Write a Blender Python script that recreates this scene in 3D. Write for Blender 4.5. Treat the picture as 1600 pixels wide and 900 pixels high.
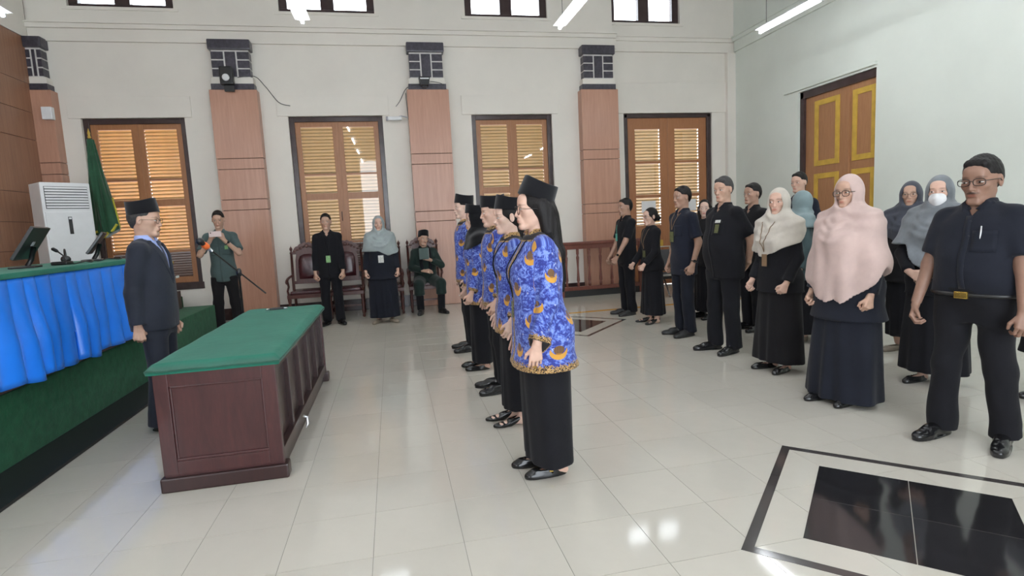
import bpy, bmesh, math, random
import numpy as np
from mathutils import Vector, Matrix

for _o in list(bpy.data.objects):
    bpy.data.objects.remove(_o, do_unlink=True)
SC = bpy.context.scene

# ------------------------------------------------------------------ camera (solved from the floor tiles, 1600 x 900 frame)
cam_d = bpy.data.cameras.new('camera')
cam_d.sensor_width = 36.0
cam_d.lens = 36.0 * 874.74 / 1600.0
cam_d.clip_start = 0.05
cam_d.clip_end = 200
cam = bpy.data.objects.new('camera', cam_d)
SC.collection.objects.link(cam)
_yaw, _pit, _roll = 0.205585068, -0.114816172, -0.0506506038
_fwd = Vector((math.sin(_yaw) * math.cos(_pit), math.cos(_yaw) * math.cos(_pit), math.sin(_pit)))
_rt = Vector((math.cos(_yaw), -math.sin(_yaw), 0))
_up = _rt.cross(_fwd)
_r2 = _rt * math.cos(_roll) + _up * math.sin(_roll)
_u2 = _up * math.cos(_roll) - _rt * math.sin(_roll)
cam.matrix_world = Matrix(((_r2.x, _u2.x, -_fwd.x, 0.1815), (_r2.y, _u2.y, -_fwd.y, -2.3889), (_r2.z, _u2.z, -_fwd.z, 1.4192), (0, 0, 0, 1)))
SC.camera = cam

# ------------------------------------------------------------------ world: bright overcast daylight
W = bpy.data.worlds.new('daylight')
SC.world = W
W.use_nodes = True
_bg = W.node_tree.nodes['Background']
_bg.inputs['Color'].default_value = (0.86, 0.93, 1.0, 1)
_bg.inputs['Strength'].default_value = 5.0

SC.view_settings.view_transform = 'Standard'
SC.view_settings.look = 'None'
SC.view_settings.gamma = 1.0
SC.view_settings.use_curve_mapping = False
SC.view_settings.exposure = 0.62
# ------------------------------------------------------------------ helpers
COL = bpy.context.scene.collection


def link(o, parent=None):
    COL.objects.link(o)
    if parent is not None:
        o.parent = parent
    return o


def tag(o, label=None, cat=None, group=None, kind=None):
    if label:
        o['label'] = label
    if cat:
        o['category'] = cat
    if group:
        o['group'] = group
    if kind:
        o['kind'] = kind
    return o


def empty(name, loc=(0, 0, 0), rz=0.0, label=None, cat=None, group=None, parent=None):
    o = bpy.data.objects.new(name, None)
    o.empty_display_size = 0.1
    o.location = loc
    o.rotation_euler = (0, 0, rz)
    link(o, parent)
    return tag(o, label, cat, group)


class MB:
    """collects simple solids; build() links them as one mesh object"""

    def __init__(s):
        s.v = []
        s.f = []
        s.sm = []

    def add(s, vs, fs, smooth=False):
        b = len(s.v)
        s.v += [tuple(v) for v in vs]
        s.f += [tuple(i + b for i in f) for f in fs]
        s.sm += [smooth] * len(fs)
        return s

    def box(s, a, b, bev=0.0):
        x0, y0, z0 = a
        x1, y1, z1 = b
        if bev <= 0:
            vs = [(x0, y0, z0), (x1, y0, z0), (x1, y1, z0), (x0, y1, z0), (x0, y0, z1), (x1, y0, z1), (x1, y1, z1), (x0, y1, z1)]
            fs = [(0, 3, 2, 1), (4, 5, 6, 7), (0, 1, 5, 4), (1, 2, 6, 5), (2, 3, 7, 6), (3, 0, 4, 7)]
            return s.add(vs, fs)
        bm = bmesh.new()
        bmesh.ops.create_cube(bm, size=1.0)
        for v in bm.verts:
            v.co = Vector(((x0 + x1) / 2 + v.co.x * (x1 - x0), (y0 + y1) / 2 + v.co.y * (y1 - y0), (z0 + z1) / 2 + v.co.z * (z1 - z0)))
        bmesh.ops.bevel(bm, geom=list(bm.edges), offset=bev, segments=2, profile=0.6, affect='EDGES')
        bm.verts.index_update()
        vs = [tuple(v.co) for v in bm.verts]
        fs = [tuple(v.index for v in f.verts) for f in bm.faces]
        bm.free()
        return s.add(vs, fs)

    def prism(s, poly, z0, z1, axis='z'):
        """extrude a 2D polygon; axis names the extrusion direction"""
        def m(p, h):
            if axis == 'z':
                return (p[0], p[1], h)
            if axis == 'y':
                return (p[0], h, p[1])
            return (h, p[0], p[1])
        n = len(poly)
        vs = [m(p, z0) for p in poly] + [m(p, z1) for p in poly]
        fs = [tuple(range(n - 1, -1, -1)), tuple(range(n, 2 * n))]
        fs += [(i, (i + 1) % n, n + (i + 1) % n, n + i) for i in range(n)]
        return s.add(vs, fs)

    def tube(s, pts, r, n=8, cap=True, smooth=True):
        pts = [Vector(p) for p in pts]
        rs = r if isinstance(r, (list, tuple)) else [r] * len(pts)
        vs = []
        up = None
        for i, p in enumerate(pts):
            d = (pts[min(i + 1, len(pts) - 1)] - pts[max(i - 1, 0)])
            d = d.normalized() if d.length > 1e-9 else Vector((0, 0, 1))
            if up is None:
                up = Vector((0, 0, 1)) if abs(d.z) < 0.9 else Vector((1, 0, 0))
            a = d.cross(up)
            a = a.normalized() if a.length > 1e-6 else d.orthogonal().normalized()
            b = a.cross(d).normalized()
            up = b
            for k in range(n):
                t = 2 * math.pi * k / n
                vs.append(p + (a * math.cos(t) + b * math.sin(t)) * rs[i])
        fs = []
        for i in range(len(pts) - 1):
            for k in range(n):
                k2 = (k + 1) % n
                fs.append((i * n + k, i * n + k2, (i + 1) * n + k2, (i + 1) * n + k))
        if cap:
            fs.append(tuple(range(n)))
            m = (len(pts) - 1) * n
            fs.append(tuple(m + k for k in range(n - 1, -1, -1)))
        return s.add(vs, fs, smooth)

    def lathe(s, prof, c=(0, 0, 0), n=16, sx=1.0, sy=1.0, smooth=True):
        """profile of (radius, z) turned around the z axis"""
        vs = []
        for r, z in prof:
            for k in range(n):
                t = 2 * math.pi * k / n
                vs.append((c[0] + r * math.cos(t) * sx, c[1] + r * math.sin(t) * sy, c[2] + z))
        fs = []
        for i in range(len(prof) - 1):
            for k in range(n):
                k2 = (k + 1) % n
                fs.append((i * n + k, i * n + k2, (i + 1) * n + k2, (i + 1) * n + k))
        fs.append(tuple(range(n - 1, -1, -1)))
        m = (len(prof) - 1) * n
        fs.append(tuple(m + k for k in range(n)))
        return s.add(vs, fs, smooth)

    def xform(s, M, start=0):
        for i in range(start, len(s.v)):
            s.v[i] = tuple(M @ Vector(s.v[i]))
        return s

    def mesh(s, name, mat=None):
        me = bpy.data.meshes.new(name)
        me.from_pydata(s.v, [], s.f)
        me.polygons.foreach_set('use_smooth', s.sm)
        if mat:
            me.materials.append(mat)
        me.update()
        return me

    def build(s, name, mat=None, parent=None, loc=None, kind=None, label=None):
        o = bpy.data.objects.new(name, s.mesh(name, mat))
        if loc is not None:
            o.location = loc
        link(o, parent)
        return tag(o, label, kind=kind)


def np_mesh(name, V, Q, mat=None, smooth=True):
    """mesh from numpy vertices and quads"""
    me = bpy.data.meshes.new(name)
    nv, nq = len(V), len(Q)
    me.vertices.add(nv)
    me.vertices.foreach_set('co', np.ascontiguousarray(V, dtype=np.float32).ravel())
    me.loops.add(nq * 4)
    me.loops.foreach_set('vertex_index', np.ascontiguousarray(Q, dtype=np.int32).ravel())
    me.polygons.add(nq)
    me.polygons.foreach_set('loop_start', np.arange(0, nq * 4, 4, dtype=np.int32))
    me.update(calc_edges=True)
    me.polygons.foreach_set('use_smooth', np.full(nq, smooth))
    if mat:
        me.materials.append(mat)
    return me


def dup(o, parent=None, loc=None, rz=None):
    """a copy of a thing with copies of its parts and sub-parts (mesh data shared)"""
    c = o.copy()
    COL.objects.link(c)
    if parent is not None:
        c.parent = parent
    if loc is not None:
        c.location = loc
    if rz is not None:
        c.rotation_euler = (0, 0, rz)
    for ch in list(o.children):
        dup(ch, c)
    return c


# ------------------------------------------------------------------ materials
class NT:
    def __init__(s, name):
        s.m = bpy.data.materials.new(name)
        s.m.use_nodes = True
        s.t = s.m.node_tree
        s.b = s.t.nodes['Principled BSDF']
        s.o = s.t.nodes['Material Output']

    def n(s, typ, **kw):
        nd = s.t.nodes.new(typ)
        for k, v in kw.items():
            setattr(nd, k, v)
        return nd

    def l(s, a, b):
        s.t.links.new(a, b)

    def put(s, sock, v):
        if isinstance(v, bpy.types.NodeSocket):
            s.l(v, sock)
        elif isinstance(v, (tuple, list)) and len(v) == 3 and sock.type == 'RGBA':
            sock.default_value = (*v, 1)
        else:
            sock.default_value = v

    def math(s, op, a, b=0.0, c=0.0, clamp=False):
        nd = s.n('ShaderNodeMath', operation=op, use_clamp=clamp)
        for i, v in enumerate((a, b, c)):
            s.put(nd.inputs[i], v)
        return nd.outputs[0]

    def mix(s, f, a, b, mode='MIX'):
        nd = s.n('ShaderNodeMix', data_type='RGBA', blend_type=mode)
        s.put(nd.inputs[0], f)
        s.put(nd.inputs[6], a)
        s.put(nd.inputs[7], b)
        return nd.outputs[2]

    def coord(s, which='Object', scale=(1, 1, 1), loc=(0, 0, 0), rot=(0, 0, 0)):
        tc = s.n('ShaderNodeTexCoord')
        mp = s.n('ShaderNodeMapping')
        mp.inputs['Scale'].default_value = scale
        mp.inputs['Location'].default_value = loc
        mp.inputs['Rotation'].default_value = rot
        s.l(tc.outputs[which], mp.inputs['Vector'])
        return mp.outputs[0]

    def noise(s, vec, scale=5, detail=3, rough=0.5, dist=0.0):
        nd = s.n('ShaderNodeTexNoise')
        s.l(vec, nd.inputs['Vector'])
        nd.inputs['Scale'].default_value = scale
        nd.inputs['Detail'].default_value = detail
        nd.inputs['Roughness'].default_value = rough
        nd.inputs['Distortion'].default_value = dist
        return nd.outputs['Fac']

    def ramp(s, f, stops):
        nd = s.n('ShaderNodeValToRGB')
        s.l(f, nd.inputs[0])
        el = nd.color_ramp.elements
        while len(el) < len(stops):
            el.new(0.5)
        for e, (p, c) in zip(el, stops):
            e.position = p
            e.color = (*c, 1)
        return nd.outputs[0]

    def bump(s, h, strength=0.2, dist=0.01):
        nd = s.n('ShaderNodeBump')
        nd.inputs['Strength'].default_value = strength
        nd.inputs['Distance'].default_value = dist
        s.l(h, nd.inputs['Height'])
        s.l(nd.outputs[0], s.b.inputs['Normal'])

    def base(s, c=None, rough=None, metal=None, spec=None, **kw):
        if c is not None:
            s.put(s.b.inputs['Base Color'], c)
        if rough is not None:
            s.put(s.b.inputs['Roughness'], rough)
        if metal is not None:
            s.b.inputs['Metallic'].default_value = metal
        if spec is not None:
            s.b.inputs['Specular IOR Level'].default_value = spec
        for k, v in kw.items():
            s.put(s.b.inputs[k.replace('_', ' ')], v)
        return s.m


def mat_plain(name, c, rough=0.5, metal=0.0, spec=0.5, var=0.12, scale=8, bump=0.0, bscale=60):
    t = NT(name)
    v = t.coord()
    f = t.noise(v, scale, 4)
    lo = tuple(max(0, x * (1 - var)) for x in c)
    hi = tuple(min(1, x * (1 + var)) for x in c)
    t.base(t.ramp(f, [(0.3, lo), (0.7, hi)]), rough, metal, spec)
    if bump > 0:
        t.bump(t.noise(v, bscale, 3), bump, 0.004)
    return t.m


def mat_cloth(name, c, rough=0.85, spec=0.25, sheen=0.15, weave=350, var=0.15, bump=0.25, scale=5):
    t = NT(name)
    v = t.coord()
    f = t.noise(v, scale, 4, 0.6)
    lo = tuple(x * (1 - var) for x in c)
    hi = tuple(min(1, x * (1 + var)) for x in c)
    t.base(t.ramp(f, [(0.3, lo), (0.7, hi)]), rough, 0, spec, Sheen_Weight=sheen, Sheen_Roughness=0.5)
    a = t.noise(v, 11, 3, 0.55, 0.4)
    b = t.noise(v, weave, 1)
    t.bump(t.math('ADD', t.math('MULTIPLY', a, 1.0), t.math('MULTIPLY', b, 0.08)), bump, 0.012)
    return t.m


def mat_wood(name, c1, c2, rough=0.35, scale=(14, 14, 1.2), spec=0.5, coat=0.0):
    t = NT(name)
    v = t.coord(scale=scale)
    f = t.noise(v, 3.0, 6, 0.6, 0.6)
    g = t.noise(v, 14.0, 3, 0.6)
    h = t.math('ADD', t.math('MULTIPLY', f, 0.75), t.math('MULTIPLY', g, 0.25))
    t.base(t.ramp(h, [(0.32, c1), (0.68, c2)]), rough, 0, spec, Coat_Weight=coat)
    t.bump(g, 0.05, 0.002)
    return t.m


def mat_emit(name, c, s):
    t = NT(name)
    t.base((0.9, 0.9, 0.9), 0.4, Emission_Color=(*c, 1), Emission_Strength=s)
    return t.m
def wall_mat(name, c, scale=1.2):
    t = NT(name)
    v = t.coord()
    f = t.noise(v, scale, 5, 0.6)
    t.base(t.ramp(f, [(0.3, tuple(x * 0.95 for x in c)), (0.7, tuple(min(1, x * 1.02) for x in c))]), 0.75, 0, 0.3)
    t.bump(t.noise(v, 90, 3), 0.12, 0.003)
    return t.m


def tile_mat(name, c, rough=0.07, spec=0.5, var=0.04, vein=0.0):
    t = NT(name)
    v = t.coord('Object')
    oi = t.n('ShaderNodeObjectInfo')
    f = t.noise(v, 9, 5, 0.65)
    k = t.math('ADD', t.math('MULTIPLY', f, 0.6), t.math('MULTIPLY', oi.outputs['Random'], 0.4))
    t.base(t.ramp(k, [(0.2, tuple(x * (1 - var) for x in c)), (0.8, tuple(min(1, x * (1 + var)) for x in c))]), rough, 0, spec)
    t.bump(t.noise(v, 3.5, 2), 0.03, 0.01)
    return t.m


def laminate(name, c1, c2, rough=0.32):
    """wood-look panel with upright grain"""
    t = NT(name)
    tc = t.n('ShaderNodeTexCoord')
    oi = t.n('ShaderNodeObjectInfo')
    mp = t.n('ShaderNodeMapping')
    mp.inputs['Scale'].default_value = (9, 9, 0.55)
    t.l(tc.outputs['Object'], mp.inputs[0])
    f = t.noise(mp.outputs[0], 2.2, 5, 0.6, 0.7)
    mp2 = t.n('ShaderNodeMapping')
    mp2.inputs['Scale'].default_value = (60, 60, 1.5)
    t.l(tc.outputs['Object'], mp2.inputs[0])
    g = t.noise(mp2.outputs[0], 3, 3, 0.6)
    h = t.math('ADD', t.math('MULTIPLY', f, 0.65), t.math('MULTIPLY', g, 0.35))
    t.base(t.ramp(h, [(0.3, c1), (0.7, c2)]), rough, 0, 0.5)
    return t.m


def glass_mat(name, rough=0.02):
    t = NT(name)
    tr = t.n('ShaderNodeBsdfTransparent')
    gl = t.n('ShaderNodeBsdfGlossy')
    gl.inputs['Roughness'].default_value = rough
    fr = t.n('ShaderNodeFresnel')
    fr.inputs['IOR'].default_value = 1.5
    mx = t.n('ShaderNodeMixShader')
    t.l(fr.outputs[0], mx.inputs[0])
    t.l(tr.outputs[0], mx.inputs[1])
    t.l(gl.outputs[0], mx.inputs[2])
    t.l(mx.outputs[0], t.o.inputs['Surface'])
    return t.m


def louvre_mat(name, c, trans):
    """louvre slat, thin enough to let some daylight through"""
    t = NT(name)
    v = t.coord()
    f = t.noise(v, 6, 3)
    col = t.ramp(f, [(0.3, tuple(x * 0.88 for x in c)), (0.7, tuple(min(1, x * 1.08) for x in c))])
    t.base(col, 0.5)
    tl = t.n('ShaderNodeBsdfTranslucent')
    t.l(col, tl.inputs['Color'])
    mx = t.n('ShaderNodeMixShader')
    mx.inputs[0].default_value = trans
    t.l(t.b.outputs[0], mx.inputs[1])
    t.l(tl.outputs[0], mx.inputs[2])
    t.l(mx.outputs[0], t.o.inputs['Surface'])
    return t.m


M = {}
M['wall'] = wall_mat('cream wall paint', (0.775, 0.735, 0.67))
M['wall_r'] = wall_mat('pale wall paint', (0.70, 0.74, 0.68))
M['ceil'] = wall_mat('ceiling white', (0.72, 0.72, 0.72))
M['tile'] = tile_mat('cream floor tile', (0.55, 0.52, 0.455))
M['grout'] = mat_plain('grout', (0.22, 0.21, 0.18), 0.8)
M['inlay'] = tile_mat('dark granite strip', (0.055, 0.048, 0.047), 0.10)
M['dark_tile'] = tile_mat('black granite tile', (0.020, 0.019, 0.021), 0.08, var=0.3)
M['orange'] = tile_mat('orange tile strip', (0.62, 0.33, 0.07), 0.15, var=0.1)
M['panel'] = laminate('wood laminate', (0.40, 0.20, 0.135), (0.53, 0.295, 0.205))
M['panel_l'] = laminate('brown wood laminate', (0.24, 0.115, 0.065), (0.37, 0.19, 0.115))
M['gap'] = mat_plain('panel joint', (0.10, 0.045, 0.03), 0.7)
M['stone'] = mat_plain('dark painted brick', (0.050, 0.045, 0.060), 0.30, var=0.35, scale=22, bump=0.9, bscale=26)
M['mortar'] = mat_plain('pale mortar', (0.60, 0.58, 0.56), 0.8)
M['frame'] = mat_plain('dark window frame paint', (0.050, 0.030, 0.030), 0.22, var=0.2, bump=0.3, bscale=40)
M['leafwood'] = mat_wood('shutter wood', (0.30, 0.125, 0.05), (0.40, 0.18, 0.075), 0.35)
M['doorwood'] = mat_wood('door wood', (0.33, 0.135, 0.055), (0.41, 0.18, 0.08), 0.35)
M['rdoor'] = mat_wood('brown door wood', (0.31, 0.145, 0.065), (0.40, 0.20, 0.095), 0.4)
M['gold'] = mat_plain('yellow door moulding', (0.56, 0.36, 0.055), 0.45)
M['slat_backlit'] = louvre_mat('backlight tinted louvre slat', (0.62, 0.355, 0.10), 0.22)  # orange base colour and extra translucency imitate backlight in the first window
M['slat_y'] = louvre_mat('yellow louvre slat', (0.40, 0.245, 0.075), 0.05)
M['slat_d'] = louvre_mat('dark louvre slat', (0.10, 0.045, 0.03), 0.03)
M['glass'] = glass_mat('window glass')
M['carpet'] = mat_cloth('green carpet', (0.010, 0.082, 0.035), 0.95, 0.1, 0.1, 420, 0.2, 0.5, 14)
M['kick'] = mat_plain('black kick board', (0.012, 0.013, 0.014), 0.5)
M['baize'] = mat_cloth('green baize', (0.018, 0.150, 0.100), 0.95, 0.1, 0.10, 480, 0.12, 0.3, 3)
M['mahog'] = mat_wood('mahogany', (0.036, 0.009, 0.010), (0.068, 0.018, 0.018), 0.33, (8, 8, 1.2), 0.5, 0.2)
M['mahog_d'] = mat_wood('dark mahogany', (0.024, 0.011, 0.011), (0.042, 0.017, 0.016), 0.30, (8, 8, 1.2))
M['satin'] = mat_plain('blue satin', (0.014, 0.19, 0.78), 0.36, var=0.10, scale=3, spec=0.6)
M['purple'] = mat_plain('purple satin', (0.02, 0.015, 0.10), 0.45)
M['white'] = mat_plain('white plastic', (0.72, 0.73, 0.74), 0.35, var=0.03)
M['grey_pl'] = mat_plain('grey plastic', (0.42, 0.43, 0.48), 0.45, var=0.05)
M['blackp'] = mat_plain('black plastic', (0.012, 0.012, 0.013), 0.35)
M['metal'] = mat_plain('brushed steel', (0.62, 0.62, 0.63), 0.28, 0.9)
M['rail'] = mat_wood('red-brown rail wood', (0.12, 0.035, 0.025), (0.19, 0.06, 0.04), 0.3)
M['chairwood'] = mat_wood('dark carved wood', (0.055, 0.016, 0.013), (0.11, 0.035, 0.026), 0.34)
M['leather'] = mat_plain('maroon leather', (0.055, 0.012, 0.016), 0.26, var=0.25, scale=10, bump=0.25, bscale=30, spec=0.6)
M['orange_foam'] = mat_plain('orange band', (0.85, 0.16, 0.03), 0.6)
M['flag'] = mat_cloth('green flag cloth', (0.015, 0.075, 0.035), 0.7, 0.3, 0.3, 300, 0.2, 0.3, 6)
M['fringe'] = mat_cloth('yellow fringe', (0.52, 0.46, 0.05), 0.8)
M['paper'] = mat_plain('paper', (0.80, 0.80, 0.80), 0.8, var=0.02)
M['bench'] = mat_plain('dark bench mesh', (0.045, 0.048, 0.055), 0.45)
M['cable'] = mat_plain('grey cable', (0.10, 0.10, 0.10), 0.6)
M['tube'] = mat_emit('fluorescent tube', (0.93, 0.97, 1.0), 46.0)
# ------------------------------------------------------------------ implicit surfaces: bodies and clothes are grown as smooth unions
class Prim:
    __slots__ = ('lo', 'hi', 'fn', 'k', 'op')

    def __init__(s, lo, hi, fn, k=0.0, op='u'):
        s.lo = np.array(lo, float)
        s.hi = np.array(hi, float)
        s.fn, s.k, s.op = fn, k, op


def rc(a, b, ra, rb, k=0.015, op='u', flat0=False, flat1=False, fl=None):
    """tapered capsule; flat ends cut square; fl = (axis, factor) flattens across one axis"""
    a = np.array(a, float)
    b = np.array(b, float)
    ab = b - a
    L2 = max(float(ab @ ab), 1e-9)
    L = math.sqrt(L2)
    m = max(ra, rb)
    f = [1.0, 1.0, 1.0]
    if fl:
        f[fl[0]] = fl[1]

    def fn(X, Y, Z):
        x, y, z = (X - a[0]), (Y - a[1]), (Z - a[2])
        t = (x * ab[0] + y * ab[1] + z * ab[2]) / L2
        tc = np.clip(t, 0, 1)
        d = np.sqrt(((x - tc * ab[0]) * f[0]) ** 2 + ((y - tc * ab[1]) * f[1]) ** 2 + ((z - tc * ab[2]) * f[2]) ** 2) - (ra + (rb - ra) * tc)
        if flat0:
            d = np.maximum(d, -t * L)
        if flat1:
            d = np.maximum(d, (t - 1) * L)
        return d
    g = m / min(f)
    return Prim(np.minimum(a, b) - g, np.maximum(a, b) + g, fn, k, op)


def el(c, r, k=0.015, op='u'):
    c = np.array(c, float)
    r = np.array(r, float)

    def fn(X, Y, Z):
        x, y, z = (X - c[0]) / r[0], (Y - c[1]) / r[1], (Z - c[2]) / r[2]
        k0 = np.sqrt(x * x + y * y + z * z) + 1e-9
        k1 = np.sqrt((x / r[0]) ** 2 + (y / r[1]) ** 2 + (z / r[2]) ** 2) + 1e-9
        return k0 * (k0 - 1) / k1
    return Prim(c - r, c + r, fn, k, op)


def pch(zq, zk, vk):
    """smooth monotone interpolation"""
    zk = np.asarray(zk, float)
    vk = np.asarray(vk, float)
    n = len(zk)
    if n == 2:
        return np.interp(zq, zk, vk)
    h = np.diff(zk)
    dl = np.diff(vk) / h
    m = np.zeros(n)
    for i in range(1, n - 1):
        if dl[i - 1] * dl[i] > 0:
            w1, w2 = 2 * h[i] + h[i - 1], h[i] + 2 * h[i - 1]
            m[i] = (w1 + w2) / (w1 / dl[i - 1] + w2 / dl[i])
    m[0], m[-1] = dl[0], dl[-1]
    q = np.clip(zq, zk[0], zk[-1])
    i = np.clip(np.searchsorted(zk, q, side='right') - 1, 0, n - 2)
    t = (q - zk[i]) / h[i]
    t2, t3 = t * t, t * t * t
    return (2 * t3 - 3 * t2 + 1) * vk[i] + (t3 - 2 * t2 + t) * h[i] * m[i] + (-2 * t3 + 3 * t2) * vk[i + 1] + (t3 - t2) * h[i] * m[i + 1]


def loft(kn, k=0.02, n=2.2, op='u', fold=None, zlo=None, zhi=None):
    """stack of ovals: knots (z, cx, cy, rx, ry_front, ry_back) from low to high"""
    kn = np.array(sorted(tuple(float(q) for q in k_) for k_ in kn))
    z0 = kn[0, 0] if zlo is None else zlo
    z1 = kn[-1, 0] if zhi is None else zhi

    def fn(X, Y, Z):
        zz = Z.ravel()
        c = [pch(zz, kn[:, 0], kn[:, j]).reshape(Z.shape) for j in range(1, 6)]
        x = X - c[0]
        y = Y - c[1]
        ry = np.where(y < 0, c[3], c[4])
        g = (np.abs(x / c[2]) ** n + np.abs(y / ry) ** n) ** (1.0 / n) + 1e-6
        rho = np.sqrt(x * x + y * y) + 1e-6
        d = np.maximum(rho * (1 - 1 / g), -0.08)
        if fold is not None:
            d = d - fold(np.arctan2(x, -y), Z)
        return np.maximum(d, np.maximum(z0 - Z, Z - z1))
    rx = (np.abs(kn[:, 1]) + kn[:, 3]).max() + 0.03
    return Prim((-rx, (kn[:, 2] - kn[:, 4]).min() - 0.03, z0), (rx, (kn[:, 2] + kn[:, 5]).max() + 0.03, z1), fn, k, op)


def cutfn(lo, hi, fn, op='s', k=0.0):
    return Prim(lo, hi, fn, k, op)


def xf(prims, R, c, s=1.0):
    """prims given in a local frame, placed with rotation R, scale s, at c"""
    R = np.array(R, float)
    c = np.array(c, float)
    out = []
    for p in prims:
        cen = (p.lo + p.hi) / 2
        half = (p.hi - p.lo) / 2
        C2 = R @ (cen * s) + c
        H2 = np.abs(R) @ (half * s)

        def fn(X, Y, Z, f=p.fn):
            x, y, z = X - c[0], Y - c[1], Z - c[2]
            lx = (R[0, 0] * x + R[1, 0] * y + R[2, 0] * z) / s
            ly = (R[0, 1] * x + R[1, 1] * y + R[2, 1] * z) / s
            lz = (R[0, 2] * x + R[1, 2] * y + R[2, 2] * z) / s
            return f(lx, ly, lz) * s
        out.append(Prim(C2 - H2, C2 + H2, fn, p.k * s, p.op))
    return out


def rot(yaw=0.0, pitch=0.0, roll=0.0):
    """yaw turns the face (facing -y) to its own left when positive, pitch looks down when positive"""
    return np.array(Matrix.Rotation(yaw, 3, 'Z') @ Matrix.Rotation(pitch, 3, 'X') @ Matrix.Rotation(roll, 3, 'Y'))


EDGES = [((0, 0, 0), (1, 0, 0)), ((0, 1, 0), (1, 1, 0)), ((0, 0, 1), (1, 0, 1)), ((0, 1, 1), (1, 1, 1)),
         ((0, 0, 0), (0, 1, 0)), ((1, 0, 0), (1, 1, 0)), ((0, 0, 1), (0, 1, 1)), ((1, 0, 1), (1, 1, 1)),
         ((0, 0, 0), (0, 0, 1)), ((1, 0, 0), (1, 0, 1)), ((0, 1, 0), (0, 1, 1)), ((1, 1, 0), (1, 1, 1))]


def surface(prims, h, zfine=None, zmul=4.0):
    """naive surface nets on a rectilinear grid; zfine = z ranges kept at full resolution"""
    us = [p for p in prims if p.op == 'u']
    lo = np.min([p.lo for p in us], 0) - 2.5 * h
    hi = np.max([p.hi for p in us], 0) + 2.5 * h
    xs = np.arange(lo[0], hi[0] + h, h)
    ys = np.arange(lo[1], hi[1] + h, h)
    if zfine:
        zs = [lo[2]]
        while zs[-1] < hi[2] + h:
            z = zs[-1]
            fine = any(a - h * zmul <= z <= b for a, b in zfine)
            zs.append(z + (h if fine else h * zmul))
        zs = np.array(zs)
    else:
        zs = np.arange(lo[2], hi[2] + h, h)
    F = np.full((len(xs), len(ys), len(zs)), 0.5, np.float32)
    hz = h * (zmul if zfine else 1)
    for p in prims:
        pad = p.k + 2.2 * h
        i0, i1 = np.searchsorted(xs, (p.lo[0] - pad, p.hi[0] + pad))
        j0, j1 = np.searchsorted(ys, (p.lo[1] - pad, p.hi[1] + pad))
        k0, k1 = np.searchsorted(zs, (p.lo[2] - p.k - 2.2 * hz, p.hi[2] + p.k + 2.2 * hz))
        if i1 <= i0 or j1 <= j0 or k1 <= k0:
            continue
        X = xs[i0:i1].astype(np.float32).reshape(-1, 1, 1)
        Y = ys[j0:j1].astype(np.float32).reshape(1, -1, 1)
        Z = zs[k0:k1].astype(np.float32).reshape(1, 1, -1)
        d = p.fn(X, Y, Z)
        sub = F[i0:i1, j0:j1, k0:k1]
        if p.op == 'd':
            sub -= d
            continue
        a, b = (sub, d) if p.op == 'u' else (-sub, d)
        if p.k > 0:
            t = np.clip(0.5 + 0.5 * (b - a) / p.k, 0, 1)
            r = b * (1 - t) + a * t - p.k * t * (1 - t)
        else:
            r = np.minimum(a, b)
        F[i0:i1, j0:j1, k0:k1] = r if p.op == 'u' else -r
    S = F < 0
    nx, ny, nz = S.shape
    c8 = [S[a:nx - 1 + a, b:ny - 1 + b, c:nz - 1 + c] for a in (0, 1) for b in (0, 1) for c in (0, 1)]
    allv = c8[0].copy()
    anyv = c8[0].copy()
    for q in c8[1:]:
        allv &= q
        anyv |= q
    act = anyv & ~allv
    I, J, K = np.nonzero(act)
    idx = np.full(act.shape, -1, np.int32)
    idx[I, J, K] = np.arange(len(I))
    P = np.zeros((len(I), 3))
    cnt = np.zeros(len(I))
    for (a, b) in EDGES:
        fa = F[I + a[0], J + a[1], K + a[2]].astype(float)
        fb = F[I + b[0], J + b[1], K + b[2]].astype(float)
        m = (fa < 0) != (fb < 0)
        t = np.where(m, fa / np.where(m, fa - fb, 1), 0)
        px = xs[I + a[0]] + (xs[I + b[0]] - xs[I + a[0]]) * t
        py = ys[J + a[1]] + (ys[J + b[1]] - ys[J + a[1]]) * t
        pz = zs[K + a[2]] + (zs[K + b[2]] - zs[K + a[2]]) * t
        P += np.stack([px, py, pz], 1) * m[:, None]
        cnt += m
    P /= np.maximum(cnt, 1)[:, None]
    quads = []
    # edges along x
    for ax in range(3):
        s0 = [slice(None)] * 3
        s1 = [slice(None)] * 3
        s0[ax] = slice(0, -1)
        s1[ax] = slice(1, None)
        o1, o2 = [(1, 2), (2, 0), (0, 1)][ax]
        A, B = S[tuple(s0)], S[tuple(s1)]
        d = A != B
        e = np.nonzero(d)
        e = [np.array(q) for q in e]
        ok = (e[o1] > 0) & (e[o2] > 0) & (e[o1] < act.shape[o1]) & (e[o2] < act.shape[o2])
        e = [q[ok] for q in e]
        ins = A[tuple(e)]
        cs = []
        for (u, v) in ((-1, -1), (0, -1), (0, 0), (-1, 0)):
            q = [x.copy() for x in e]
            q[o1] += u
            q[o2] += v
            cs.append(idx[tuple(q)])
        Q = np.stack(cs, 1)
        Q[~ins] = Q[~ins][:, ::-1]
        quads.append(Q)
    Q = np.concatenate(quads)
    Q = Q[(Q >= 0).all(1)]
    return P, Q


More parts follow.
